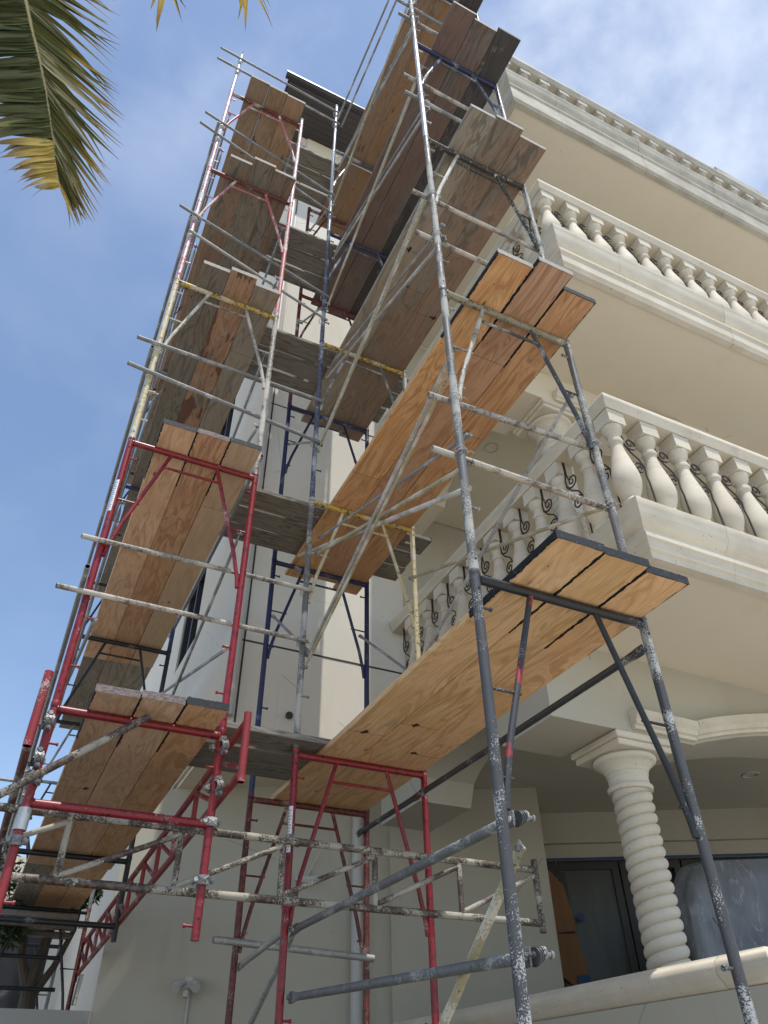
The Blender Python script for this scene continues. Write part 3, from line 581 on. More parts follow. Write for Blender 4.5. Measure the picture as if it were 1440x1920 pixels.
# ------------------------------------------------------------------ scaffold frames
FR = {}
def fmesh(key, build):
    if key not in FR: FR[key] = build().mesh(key[0] if isinstance(key, tuple) else key)
    return FR[key]
TR = .0215
def leg_mb(x, H, ext):
    b = MB().tube((x, 0, -H - ext), (x, 0, .035), TR, 16)
    b.rings([(x, 0, .012), (x, 0, .02), (x, 0, .034), (x, 0, .04)], [TR, TR + .0022, TR + .0022, TR], 16, False)
    b.cur = 1
    for z in (-.06, -H + .09): b.tube((x, -TR - .0012, z), (x, -TR + .004, z), .0052, 8)
    return b
def frame(x, y, zt, H, cols, label, group, Wd=.9144, ext=0., bar=True, double=False, short=False, sticker=None):
    """welded mason's frame: origin at the top of its near leg; parts are legs, ledger, struts, rungs and stub pins"""
    t = thing('scaffold', label, 'scaffold frame', (x, y, zt), (0, 0, 0), group)
    l, r, g, s_ = cols
    kl = (round(H, 3), round(ext, 3), round(Wd, 3))
    obj('leg', fmesh(('leg', 0, *kl), lambda: leg_mb(0, H, ext)), [l, 'hole'], t)
    obj('leg', fmesh(('leg', 1, *kl), lambda: leg_mb(Wd, H, ext)), [r, 'hole'], t)
    def led():
        b = MB().tube((TR * .6, 0, 0), (Wd - TR * .6, 0, 0), TR, 16)
        for q in (0, Wd): b.torus((TR if q == 0 else Wd - TR, 0, 0), (1, 0, 0), TR + .001, .004, 14, 6)
        return b
    obj('ledger', fmesh(('ledger', Wd), led), g, t)
    if short:
        obj('ledger', fmesh(('ledger', Wd), led), g, t, (0, 0, -.474))
        pins = [(0, -.18), (1, -.18)] + ([(0, -.90), (1, -.94)] if H > .9 else [])
    else:
        xs0, xs1 = .28, Wd - .28
        zj = -.92
        for q, xt in ((0, xs0), (1, xs1)):
            xb = 0.0 if q == 0 else Wd
            sgn = 1 if q == 0 else -1
            def st():
                return MB().rings([(xt, 0, -.012), (xb + sgn * .075, 0, zj + .22), (xb + sgn * .036, 0, zj + .05), (xb + sgn * .026, 0, zj - .03)], .0135, 12)
            obj('strut', fmesh(('strut', q, Wd), st), s_ if isinstance(s_, str) else s_[q], t)
            for z, e in ((-.50, None), (zj + .08, None)):
                tt = (-z) / (-zj); xx = xt + (xb + sgn * .05 - xt) * tt; sm_ = s_ if isinstance(s_, str) else s_[q]
                obj('rung', fmesh(('rung', q, round(z, 2), Wd), lambda: MB().tube((xb, 0, z), (xx, 0, z), .0065, 8)), sm_, t)
        if bar: obj('strut_bar', fmesh(('strut_bar', Wd), lambda: MB().tube((xs0 - .035, 0, -.135), (xs1 + .035, 0, -.135), .0095, 10)), s_ if isinstance(s_, str) else s_[1], t)
        pins = [(q, z) for q in (0, 1) for z in (-.14, -1.38, -1.68)]
    for q, z in pins:
        xb = 0 if q == 0 else Wd; sg = 1 if q == 0 else -1
        obj('stub_pin', fmesh(('stub_pin', sg), lambda: MB().rings([(sg * TR * .8, 0, 0), (sg * .056, 0, 0), (sg * .056, 0, 0), (sg * .066, 0, 0)], [.0062, .0062, .0098, .0098], 10)), (l if q == 0 else r), t, (xb, 0, z))
    if sticker:
        o = obj('sticker', MB().add([((TR + .0008) * math.sin(a), -(TR + .0008) * math.cos(a), z) for z in (0, .26) for a in [R(-75 + 10 * i) for i in range(8)]], [(i, i + 1, 8 + i + 1, 8 + i) for i in range(7)]), 'label', t, (0, 0, sticker))
        lines = MB()
        for i in range(14):
            zz = .012 + i * .017
            lines.add([((TR + .0014) * math.sin(a), -(TR + .0014) * math.cos(a), z) for z in (zz, zz + .005) for a in [R(-66 + 9 * q) for q in range(6 if i % 3 else 4)]], [(q, q + 1, (6 if i % 3 else 4) + q + 1, (6 if i % 3 else 4) + q) for q in range((6 if i % 3 else 4) - 1)])
        obj('sticker_print', lines, 'ink', o)
    return t

XC, YC, YE, YF, XA, YA = 1.494, 2.149, 4.315, 5.234, .041, 3.954
ZR = {1: -.28, 2: 1.75, 3: 3.829, 4: 5.87, 5: 7.906, 6: 9.999}
ZLv = {2: 1.641, 3: 3.572, 4: 5.49, 5: 7.486, 6: 9.379}
GB, GS = 'frames of the scaffold beside the balconies', 'frames of the scaffold on the side of the open sky'
tier = {2: 'lowest', 3: 'second', 4: 'third', 5: 'fourth', 6: 'topmost'}
rows = {
 'C': (YC, {2: ('charcoal', 'charcoal', 'black', ('black_red', 'black')), 3: ('grey_crust', 'grey_crust', 'yellow_grey', ('rail', 'charcoal')), 4: ('grey_crust', 'grey_crust', 'yellow_black', ('pale_crust', 'yellow_black')), 5: ('silver', 'navy_grey', 'navy', 'navy_grey'), 6: ('grey_crust', 'navy_grey', 'navy', 'grey_crust')}),
 'E': (YE, {2: ('red', 'red', 'red', 'red'), 3: ('grey_crust', 'cream', 'yellow', 'cream'), 4: ('navy_grey', 'rail_dark', 'yellow', 'grey_crust'), 5: ('navy_grey', 'navy', 'navy', 'navy_grey'), 6: ('silver', 'grey_crust', 'navy_grey', 'silver')}),
 'F': (YF, {2: ('dark_red', 'dark_red', 'dark_red', 'dark_red'), 3: ('navy', 'navy', 'navy', 'navy'), 4: ('navy', 'navy', 'navy', 'navy'), 5: ('dark_red', 'dark_red', 'dark_red', 'dark_red'), 6: ('dark_red', 'dark_red', 'dark_red', 'dark_red')})}
cname = {'black_red': 'black', 'charcoal': 'charcoal', 'grey_crust': 'mortar-spattered grey', 'silver': 'silver', 'red': 'bright red', 'navy': 'navy blue', 'navy_grey': 'blue-grey', 'dark_red': 'rusty red', 'cream': 'cream', 'black': 'black', 'silver_pink': 'pinkish silver', 'red_worn': 'worn red', 'rail_dark': 'dull grey', 'pale_crust': 'pale'}
rname = {'C': 'nearest the camera', 'E': 'middle row', 'F': 'nearest the wall'}
def led(c):
    a, b = cname[c[0]], cname.get(c[2], 'yellow')
    return '' if a == b else f' with {b} ledger'
for kx, (yy, d) in rows.items():
    for lv in range(2, 7):
        c = d[lv]; H = ZR[lv] - ZR[lv - 1]
        frame(XC, yy, ZR[lv], H, c, f'{cname[c[0]]} scaffold frame{led(c)} under the {tier[lv]} balcony-side platform, {rname[kx]}', GB, ext=(-.28 - GZ if lv == 2 else 0), bar=not (kx == 'C' and lv == 2), sticker=(-.58 if (kx, lv) == ('E', 2) else None))
    # guard posts above the top platform
WL = .885
lrows = {
 'A': (XA, YA, {3: ('red', 'red', 'red', 'red'), 4: ('cream', 'rail', 'yellow', ('pale_crust', 'rail')), 5: ('silver_pink', 'pink', 'dark_red', 'pink'), 6: ('silver_pink', 'silver_pink', 'dark_red', 'pink')}),
 'G': (.075, 6.81, {2: ('black', 'black', 'black', 'black'), 3: ('black', 'black', 'black', 'black'), 4: ('navy', 'navy', 'navy', 'navy'), 5: ('rail_dark', 'rail_dark', 'rail_dark', 'rail_dark'), 6: ('dark_red', 'dark_red', 'dark_red', 'dark_red')}),
 'K': (.06, 11.1, {2: ('black', 'rail_dark', 'black', 'black'), 3: ('rail_dark', 'black', 'rail_dark', 'black')}),
 'H': (.075, 8.95, {2: ('rail_dark', 'dark_red', 'black', 'black'), 3: ('rail_dark', 'rail_dark', 'black', 'rail_dark'), 4: ('grey_crust', 'rail_dark', 'black', 'black'), 5: ('rail_dark', 'rail_dark', 'black', 'black'), 6: ('rail_dark', 'rail_dark', 'black', 'black')})}
lname = {'A': 'nearest the camera', 'G': 'second from the camera', 'H': 'third from the camera', 'K': 'farthest from the camera'}
ZLv[1] = ZLv[2] - 1.93
for kx, (xx, yy, d) in lrows.items():
    for lv, c in d.items():
        H = ZLv[lv] - ZLv[lv - 1]
        if kx == 'G' and lv == 2: H = .58
        frame(xx, yy, ZLv[lv], H, c, f'{cname[c[0]]} scaffold frame{led(c)} under the {tier[lv]} sky-side platform, {lname[kx]}', GS, Wd=WL, ext=(ZLv[1] - GZ if (kx in 'HK' and lv == 2) else 0), short=(kx == 'G' and lv == 2), sticker=(-.62 if (kx, lv) == ('A', 3) else None))
frame(XA, YA, ZLv[2], 1.0, ('red_worn', 'red', 'red', 'red'), 'short red scaffold frame hanging at the near end with two level bars and cut-off legs', GS, Wd=WL, short=True)
# guard posts
def post(x, y, z0, z1, mat, label):
    o = obj('guard_post', MB().tube((0, 0, 0), (0, 0, z1 - z0), .019, 14), mat, None, (x, y, z0)); tag(o, label, 'guard post', 'guard posts above the top platforms')
    obj('lock_pin', MB().rings([(0, -.03, z1 - z0 - .02), (0, .0, z1 - z0 + .03), (0, .01, z1 - z0 + .05)], .006, 6), 'black', o)
post(XA, YA, ZLv[6] + .041, 10.62, 'silver', 'silver guard post topping the red frames against open sky')
post(XA + WL, YA, ZLv[6] + .041, 9.58, 'silver', 'short silver post end beside the topmost sky-side planks')
post(XC, YE, ZR[6] + .041, 11.42, 'silver', 'tall silver guard post in front of the dark eave')
post(XC, YC, ZR[6] + .041, 11.5, 'grey_crust', 'grey guard post leaving the picture above the topmost balcony-side platform')

# ------------------------------------------------------------------ planks
PL = {}
def plank_mesh(wd, L, th):
    key = (wd, L, th)
    if key not in PL: PL[key] = MB().box(0, wd, 0, L, 0, th).mesh('plank', 0, .0035)
    return PL[key]
GP = 'scaffold planks'
def plank(x, y, z, L, mat, label, wd=.245, th=.038, end=None, rz=0, group=GP, tilt=0.):
    o = tag(obj('plank', plank_mesh(wd, L, th), mat, None, (x, y, z), (tilt, 0, rz)), label, 'plank', group)
    if end:
        n = 22; rnd = random.Random(hash((round(x, 3), round(z, 3), end)) & 255); vs = []
        for i in range(n + 1):
            xx = wd * i / n; a = rnd.uniform(.000, .004); b = rnd.uniform(.0, .0035)
            vs += [(xx, -.0022, -b * .6), (xx, -.0022, th + a), (xx, .012 + a, th + .0022), (xx, .0008, -b * .6)]
        fs = [(4 * i + j, 4 * i + (j + 1) % 4, 4 * i + 4 + (j + 1) % 4, 4 * i + 4 + j) for i in range(n) for j in range(4)] + [(0, 1, 2, 3), (4 * n, 4 * n + 1, 4 * n + 2, 4 * n + 3)]
        obj('painted_end', MB().add(vs, fs).mesh('painted_end', 0), end, o)
    return o
mword = {'ply': 'fresh blond plywood', 'ply_orange': 'orange plywood', 'ply_pale': 'pale plywood', 'ply_brown': 'brown plywood', 'ply_grey': 'weathered grey plywood', 'ply_tan': 'dusty tan plywood', 'ply_warm': 'warm brown plywood', 'ply_stained': 'red-stained plywood', 'ply_red': 'reddish plywood', 'ply_dark': 'near-black stained plywood', 'old': 'bare grey'}
eword = {'endpaint': 'black-ended ', 'endworn': 'chalky-ended ', 'endgrey': '', None: ''}
pos3 = ['on the sky side', 'in the middle', 'on the house side']
PLAN_R = {2: [('ply', 1.79, 'endpaint'), ('ply', 1.80, 'endpaint'), ('ply', 1.83, 'endpaint')],
          3: [('ply_orange', 1.79, 'endgrey'), ('ply_orange', 1.73, 'endgrey'), ('ply_orange', 1.83, 'endpaint')],
          4: [('ply_tan', 1.79, 'endgrey'), ('ply_brown', 1.77, 'endgrey'), ('ply_brown', 1.82, 'endgrey')],
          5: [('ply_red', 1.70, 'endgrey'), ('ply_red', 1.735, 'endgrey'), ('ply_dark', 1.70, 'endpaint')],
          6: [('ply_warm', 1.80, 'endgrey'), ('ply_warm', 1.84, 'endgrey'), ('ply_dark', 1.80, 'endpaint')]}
for lv, pl in PLAN_R.items():
    for i, (m_, y0, e) in enumerate(pl):
        plank(1.66 + i * .2478 + (.03 if lv == 4 and i == 0 else 0), y0, ZR[lv] + TR + .002 + random.uniform(0, .002), 3.62 if lv > 3 else 3.56 + .07 * (lv == 3), m_, f'{eword[e]}{mword[m_]} plank {pos3[i]} of the {tier[lv]} balcony-side platform', end=e, rz=random.uniform(-.001, .001))
PLAN_L = {2: [('ply', 3.71, 'endworn'), ('ply', 3.69, 'endworn'), ('ply', 3.67, 'endpaint')],
          3: [('ply', 3.70, 'endpaint'), ('ply_orange', 3.69, 'endworn'), ('ply_pale', 3.68, 'endpaint')],
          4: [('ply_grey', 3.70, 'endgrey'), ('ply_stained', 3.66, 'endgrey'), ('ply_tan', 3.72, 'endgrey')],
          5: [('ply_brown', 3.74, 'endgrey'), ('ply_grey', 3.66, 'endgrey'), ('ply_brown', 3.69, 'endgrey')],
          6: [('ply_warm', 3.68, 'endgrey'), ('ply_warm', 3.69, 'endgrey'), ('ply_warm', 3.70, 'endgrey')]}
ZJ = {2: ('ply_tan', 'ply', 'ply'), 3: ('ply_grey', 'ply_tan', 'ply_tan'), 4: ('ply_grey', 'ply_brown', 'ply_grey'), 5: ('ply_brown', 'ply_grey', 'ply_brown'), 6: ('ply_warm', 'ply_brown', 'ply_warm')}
for lv, pl in PLAN_L.items():
    for i, (m_, y0, e) in enumerate(pl):
        plank(.20 + i * .2285, y0, ZLv[lv] + TR + .002 + random.uniform(0, .002), 3.56, m_, f'{eword[e]}{mword[m_]} plank {pos3[i]} of the {tier[lv]} sky-side platform, near bay', wd=.225, end=e, rz=random.uniform(-.001, .001))
        m2 = ZJ[lv][i]
        plank(.205 + i * .2285, 6.55 + .03 * i, ZLv[lv] + TR + .044, 2.75, m2, f'{mword[m2]} plank {pos3[i]} of the {tier[lv]} sky-side platform, far bay', wd=.225)
# grey boards bridging the two scaffolds
GBRG = 'grey boards bridging the two scaffolds'
BR = {3: (3.9, .50, 2.66, 4.46), 4: (5.945, .50, 2.52, 4.42), 5: (7.98, .50, 2.3, 4.47), 6: (10.07, .50, 2.3, 4.5), 2: (1.80, .62, 1.76, 4.22)}
for lv, (z, xa, xb, ya) in BR.items():
    for i in range(3):
        
        o = plank(xb + random.uniform(-.05, .03), ya + i * .242, z + random.uniform(0, .012), xb - xa, 'old', f'bare grey board laid across between the scaffolds at the {tier[lv]} platform, {["nearest the camera", "in the middle", "nearest the wall"][i]}', wd=.224, rz=R(90 + random.uniform(-.5, .5)), end='endpaint' if (lv in (3, 2) and i == 0) else None, group=GBRG)
# fix: board grows along its own +Y, turned to run towards -X
# ------------------------------------------------------------------ rails, braces, trusses, clamps
GR = 'guard rails across the scaffold'
def rail(p0, p1, mat, label, r=.0185, ties=(), group=GR, cat='guard rail', name='guard_rail'):
    p0, p1 = Vector(p0), Vector(p1)
    o = tag(obj(name, MB().pipe((0, 0, 0), p1 - p0, r), mat, None, p0), label, cat, group)
    for c in ties:
        q = Vector(c) - p0; b = MB()
        for k_ in range(2): b.torus(q + Vector((0, 0, .012 * k_ - .006)), (.25 * (1 if k_ else -1), .3, 1), .031, .0022, 14, 5)
        b.rings([q + Vector((.028, -.01, 0)), q + Vector((.045, -.02, .012)), q + Vector((.055, -.03, -.01))], .0022, 5)
        obj('tie_wire', b, 'wire', o)
    return o
yb = .043
LR = [(2.70, 2.96, -.12, 'rail', 'upper mortar-crusted'), (2.33, 2.54, -.17, 'rail', 'lower mortar-crusted'), (4.59, 5.0, -.16, 'rail_dark', 'upper dull steel'), (4.26, 4.48, -.17, 'rail_dark', 'lower dull steel'),
      (6.51, 6.62, -.16, 'rail_dark', 'upper thin grey'), (6.22, 6.22, -.02, 'brace', 'lower shiny grey'), (8.48, 8.74, -.20, 'rail_dark', 'upper thin steel'), (8.18, 8.30, -.22, 'rail_dark', 'lower thin steel'), (10.34, 11.11, -.26, 'rail_dark', 'upper topmost'), (10.01, 10.76, -.26, 'rail_dark', 'lower topmost')]
gap = ['lowest and second', 'second and third', 'third and fourth', 'fourth and topmost']
for i, (za, ze, x0, m_, nm) in enumerate(LR):
    d = Vector((XC - XA, YE - YA, ze - za)); a = Vector((XA, YA - yb if i < 2 else YA + yb, za)); t0 = x0 / d.x
    ln = 1.0 + (.02 if i < 8 else .03)
    off = Vector((0, -yb, 0))
    a = Vector((XA, YA, za)) + off
    rail(a + d * t0, a + d * ln, m_, f'{nm} rail from sky-side post to middle post, ' + (f'between {gap[i // 2]} sky-side platforms' if i < 8 else 'above the topmost sky-side platform'), ties=(Vector((XA, YA, za)), Vector((XC, YE, ze)) - d * .01), r=.0160 if i < 4 else .0140)
RR = [(2.88, 2.93, 'rail', 'upper mortar-crusted'), (2.49, 2.48, 'rail', 'lower mortar-crusted'), (5.01, 5.0, 'rail', 'upper pale'), (4.47, 4.46, 'rail', 'lower pale'), (7.09, 7.05, 'rail', 'upper grey'), (6.71, 6.68, 'rail_dark', 'lower grey'), (9.08, 9.05, 'rail_dark', 'upper dull'), (8.67, 8.66, 'rail_dark', 'lower dull')]
for i, (zc, zd, m_, nm) in enumerate(RR):
    a = Vector((XC - .14, YC - .035 + .07, zc)); b = Vector((XC + .93, YC + .035, zd))
    rail(a, b, m_, f'{nm} guard rail of the near balcony-side frame, between the {gap[i // 2]} platforms', ties=(Vector((XC, YC, zc)), Vector((XC + .9144, YC, zd))), r=.0168)
# cross braces along the sides
GX = 'cross braces between scaffold frames'
def brace(p0, p1, mat, label, r=.0135, flat=True, group=GX, hooks=True, plates=False):
    p0, p1 = Vector(p0), Vector(p1); d = (p1 - p0); L = d.length; t = d / L
    b = MB()
    pts = [Vector((0, 0, 0)), t * .05, t * .11, t * (L - .11), t * (L - .05), d]
    fl_ = (r * 1.5, r * .28)
    b.rings(pts, [fl_, fl_, (r, r), (r, r), fl_, fl_], 12, True, up=Vector((0, 0, 1)))
    o = tag(obj('cross_brace', b, mat, None, p0), label, 'brace', group)
    if plates:
        for i in range(4): obj('eye_plate', MB().rings([Vector((.012 + .011 * i, 0, .004 * i)), Vector((.019 + .011 * i, .002, .004 * i))], (.028 - .003 * i), 14).mesh('eye_plate', 40, .0015), 'brace_black' if i < 3 else 'clamp', o)
        obj('stud_end', MB().rings([(.05, 0, .008), (.075, 0, .008), (.075, 0, .008), (.084, 0, .008)], [.008, .008, .012, .012], 10), 'clamp', o)
    if hooks:
        for q in (Vector((0, 0, 0)) + t * .018, d - t * .018):
            obj('pin_eye', MB().rings([q + Vector((-.018, 0, 0)), q + Vector((.018, 0, 0))], .012, 10), 'clamp', o)
    return o
XI, XO = XC + .052, XC + .9144 - .052
for lv, m_ in ((3, 'brace'), (4, 'brace'), (5, 'brace'), (6, 'brace')):
    zt = ZR[lv]
    hi, lo = zt - .50, zt - 1.38
    for side, xx in (('sky-side', XI), ('balcony-side', XO)):
        w1 = 'rising toward the camera' ; w2 = 'falling toward the camera'
        brace((xx - .012, YC, hi), (xx - .012, YE, lo), m_, f'galvanised cross brace {w1} on the {side} face below the {tier[lv]} balcony-side platform', r=.0125)
        brace((xx + .012, YC, lo), (xx + .012, YE, hi), 'brace_tan' if lv == 3 else m_, f'cross brace {w2} on the {side} face below the {tier[lv]} balcony-side platform', r=.0125)
        if side == 'sky-side':
            brace((xx - .03, YC + .02, hi - .16), (xx - .03, YE, lo - .10), 'brace_tan', f'thin tan spare brace rising toward the camera below the {tier[lv]} balcony-side platform', r=.010)
            brace((xx + .03, YC + .02, lo + .22), (xx + .03, YE, hi + .16), 'rail_dark', f'thin dull spare brace falling toward the camera below the {tier[lv]} balcony-side platform', r=.010)
        brace((xx - .014, YE + .01, lo + .05), (xx - .014, YF, hi - .05), 'rail_dark', f'short grey cross brace near the wall on the {side} face below the {tier[lv]} balcony-side platform', r=.011)
for lv in (3, 4, 5, 6):
    zt = ZLv[lv]
    for xx, sd in ((XA + .05, 'outer'), (XA + WL - .05, 'house-side')):
        brace((xx, YA, zt - .50), (xx, 6.81, zt - 1.38), 'rail_dark', f'grey cross brace on the {sd} face below the {tier[lv]} sky-side platform, rising toward the camera', r=.012)
        brace((xx + .024, YA, zt - 1.38), (xx + .024, 6.81, zt - .5), 'rail_dark', f'grey cross brace on the {sd} face below the {tier[lv]} sky-side platform, falling toward the camera', r=.012)
# long rails running along the sky side
for i, z in enumerate((2.45, 4.45, 6.35, 8.3)):
    rail((XA - .04, YA - .12, z), (XA - .04, 11.2, z), 'rail_dark', f'long dull rail running along the outer edge between the {gap[i]} sky-side platforms', r=.016)
rail((XA + WL + .04, YA + .05, 3.86), (XA + WL + .04, 7.0, 3.86), 'rail_dark', 'short bearer tube carrying the grey boards beside the second sky-side platform', r=.016, name='bearer_tube', cat='tube')
# big braces at the foot of the near bay
YM = YC
brace((XC + .05, YC + .0, .775), (XC + .05, YE, .79 - .42 + .41), 'tube_grey', 'thick galvanised brace with flattened end behind the nearest post, upper one', r=.0185, plates=True)
brace((XC + .05, YC + .0, .365), (XC + .05, YE, .45 + .02), 'tube_grey', 'thick grey brace with flattened end at the foot of the nearest post, lower one', r=.0185, plates=True)
brace((XC + .085, YC + .02, .70), (XC + .085, YE - .5, -.55), 'brace_tan', 'pale flat brace leaning down behind the nearest post', r=.017)
brace((XC + .07, YE, .80), (XC + .07, YE + .9, .30), 'brace', 'mortar-crusted brace going down from the red middle post', r=.017)
brace((XC + .03, YE + .02, .79), (XC + .03, YF, .72), 'brace', 'short grey brace end between the red frame and the rusty frame', r=.017)
brace((XC + .9144 - .04, YC, 1.61), (XC + .9144 - .04, YE, 1.62), 'brace_black', 'black brace along the balcony side from the right-hand post to the red frame', r=.018)
brace((XC + .9144 - .035, YE, 1.62), (XC + .9144 - .035, YF + .08, 1.63), 'brace_black', 'short black brace end from the red frame to the rusty frame', r=.018)
rail((1.33, YF - .05, .855), (2.44, YF - .05, .805), 'brace', 'grey tube lying level across the foot of the rusty frame', r=.022, cat='tube', name='level_tube')
rail((1.42, YF - .10, .23), (2.0, YF - .9, .30), 'rail_dark', 'dull tube at the foot of the middle frames', r=.02, cat='tube', name='foot_tube')
brace((XC + .02, YC + .06, 3.35), (XC + .03, YE - .02, 3.42), 'rail', 'pale white tube crossing behind the near post between the lowest and second platforms', r=.014) if False else None
rail((1.62, 4.9, 3.72), (XC + .06, YC + .05, 2.32), 'pale_crust', 'pale plaster-white tube rising to the near post behind the second platform braces', r=.015, cat='tube', name='loose_tube')
# top cables/tubes leading up and out of frame
for i, dxx in enumerate((0, .06)):
    rail((XC + .02 + dxx, YE - .02, 10.95 - .2 * i), (XC + .10 + dxx, YC - .9, 11.25 - .2 * i), 'rail_dark', ['thin dark tube leading up from the tall silver post, left of the pair', 'thin dark tube leading up from the tall silver post, right of the pair'][i], r=.013, cat='tube', name='top_tube')

def clamp(p, rot, label, rz=0):
    """cast swivel coupler: two ribbed saddles, bolts and nuts"""
    t = thing('scaffold_clamp', label, 'clamp', p, rot, 'cast scaffold clamps'); t.scale = (.9, .9, .9)
    def saddle():
        b = MB(); n = 10; vs = []; fs = []
        for i in range(n + 1):
            a = R(-100 + 200 * i / n)
            for (yy, r) in ((-.024, .0255), (.024, .0255), (.024, .032), (-.024, .032)): vs.append((r * math.sin(a), -r * math.cos(a), yy))
        fs = [(4 * i + j, 4 * i + (j + 1) % 4, 4 * i + 4 + (j + 1) % 4, 4 * i + 4 + j) for i in range(n) for j in range(4)] + [(0, 1, 2, 3), (4 * n, 4 * n + 1, 4 * n + 2, 4 * n + 3)]
        b.add(vs, fs)
        for s_ in (-1, 1): b.rings([(.034 * math.sin(R(-55)), -.034 * math.cos(R(55)), -.02 * s_), (0, -.036, 0), (.034 * math.sin(R(55)), -.034 * math.cos(R(55)), .02 * s_)], .0042, 6)
        b.box(-.052, -.026, -.012, .012, -.014, .014).box(.026, .056, -.012, .012, -.014, .014)
        return b
    obj('saddle', fmesh('saddle', saddle), 'clamp', t)
    obj('saddle', fmesh('saddle', saddle), 'clamp', t, (0, .056, 0), (0, R(90), R(180)))
    def bolt():
        return MB().rings([(0, -.035, 0), (0, .045, 0)], .0055, 8).rings([(0, -.030, 0), (0, -.016, 0)], .0115, 6).rings([(0, .014, 0), (0, .028, 0)], .0115, 6)
    obj('bolt', fmesh('bolt', bolt), 'clamp', t, (.046, 0, 0)); obj('bolt', fmesh('bolt', bolt), 'clamp', t, (-.042, .056, 0), (0, R(90), 0))
    obj('nut', fmesh('nut', lambda: MB().rings([(0, -.012, 0), (0, .012, 0)], .013, 6)), 'clamp', t, (-.04, -.012, 0))
    return t

# truss 1 runs across, truss 2 and 3 run back along the sky side
def truss(label, p0, p1, h0, h1, mats, npan, r=.0205, along_end=.06, web='N'):
    p0, p1 = Vector(p0), Vector(p1); t = thing('scaffold_truss', label, 'truss', p0, (0, 0, 0), 'scaffold trusses')
    d = p1 - p0; up0, up1 = Vector((0, 0, h0)), Vector((0, 0, h1)); a = lambda f: d * f; b = lambda f: d * f + up0.lerp(up1, f)
    obj('chord', MB().tube(a(0), a(1), r, 14), mats[0], t); obj('chord', MB().tube(b(0), b(1), r, 14), mats[0], t)
    for f in (0, 1):
        obj('end_post', MB().pipe(a(f) - Vector((0, 0, .05)), b(f) + Vector((0, 0, along_end)), r * 1.02), mats[1], t)
    for i in range(1, npan):
        f = i / npan; obj('web_post', MB().tube(a(f), b(f), r * .78, 12), mats[1], t)
    for i in range(npan):
        f0, f1 = i / npan, (i + 1) / npan
        obj('diagonal', MB().rings([a(f0) + Vector((0, 0, .02)), b(f1) - Vector((0, 0, .03))], r * .7, 12), mats[1], t)
    return t
truss('plaster-splashed rusty truss spanning level from the red frame to the porch', (-.30, 4.10, .875), (3.06, 4.10, .875), .30, .30, ('truss', 'truss'), 6)
truss('red truss running back beside the shaded wall with its faded end post forward', (.985, 3.66, 1.35), (.985, 9.1, 1.10), .27, .27, ('red_worn', 'red_worn'), 11, along_end=.05)
truss('red truss running back under the outer edge against the sky, end post forward', (-.03, 3.62, 1.36), (-.03, 9.1, 1.10), .27, .27, ('dark_red', 'red_worn'), 11, along_end=.05)
rail((-.45, 3.86, .86), (.50, 3.80, 1.62), 'truss', 'crusted brace tube slanting up across the near red frame', r=.019, cat='tube', name='slant_tube')
# clamps
clamp((XA + WL, YA - .012, 1.175 + .0), (0, 0, R(8)), 'clamp holding the red leg to the upper chord of the rusty truss')
clamp((XA + WL, YA - .012, .90), (0, 0, R(-6)), 'silver clamp holding the red leg to the lower chord of the rusty truss')
clamp((XC, YE - .04, 1.23), (0, R(25), 0), 'clamp on the red middle post at the upper truss chord')
clamp((XC, YE - .04, .935), (0, R(15), 0), 'clamp on the red middle post at the lower truss chord')
clamp((XA + WL + .01, YA - .03, 1.58), (0, R(80), R(20)), 'clamp where the faded red truss meets the red leg, upper one')
clamp((XA + WL + .01, YA - .03, 1.36), (0, R(80), R(20)), 'clamp where the faded red truss meets the red leg, lower one')
clamp((XA - .01, YA - .03, 1.28), (0, R(40), R(-10)), 'ribbed clamp gripping the slanting crusted tube at the outer red leg')
clamp((XA + .0, YA - .015, .99), (0, 0, 0), 'big silver ribbed clamp low on the outer red leg')
clamp((XA - .01, YA - .04, 1.56), (0, R(85), R(10)), 'clamp beside the hanging end post of the outer red truss, upper one')
clamp((XA - .01, YA - .04, 1.37), (0, R(85), R(10)), 'clamp beside the hanging end post of the outer red truss, lower one')
o = obj('sleeve', MB().pipe((0, 0, 0), (0, 0, .10), .031), 'silver', None, (XA, YA, 1.04)); tag(o, 'silver sleeve wrapped round the outer red leg', 'sleeve')
clamp((.98, 6.79, 1.28), (0, R(60), 0), 'clamp joining the black hanging leg to the red truss')

# ------------------------------------------------------------------ low wall, tree, far things at lower left
tag(obj('garden_wall', MB().box(-9, 1.05, 8.0, 8.3, GZ, .72), 'garden'), 'low grey garden wall at the lower left corner', 'garden wall')
GF = 'old boards of the far low platform'
for i in range(6):
    tag(obj('board', MB().box(0, .95, 0, .14, 0, .04).mesh('board', 0, .003), 'old', None, (-.12 + .01 * i, 8.55 + .17 * i, 1.50 - .012 * i + (.05 if i % 2 else 0)), (0, 0, R(random.uniform(-1.5, 1.5)))), f'old dark board of the far low platform, {["first", "second", "third", "fourth", "fifth", "sixth"][i]} from the camera', 'board', GF)
for i, (z, y) in enumerate(((1.24, 9.05), (.98, 9.1))):
    rail((-.6, y, z), (.82, y, z), 'black', f'black level tube behind the tree trunk, {["upper", "lower"][i]} one', r=.018, cat='tube', name='far_tube')
tag(obj('striped_tag', MB().box(-.022, .022, -.004, .004, -.26, 0), 'rail_dark', None, (1.02, 8.92, 1.10), (0, R(4), 0)), 'narrow grey tag hanging at the far end of the red truss', 'tag')
rl = thing('far_handrail', 'dark handrail of a far scaffold against the sky at the left edge', 'handrail', (-1.6, 11, 3.3))
obj('bar', MB().tube((0, 0, .2), (1.75, 0, .2), .022, 8), 'rail_dark', rl); obj('bar', MB().tube((0, 0, .03), (1.75, 0, .03), .022, 8), 'rail_dark', rl)
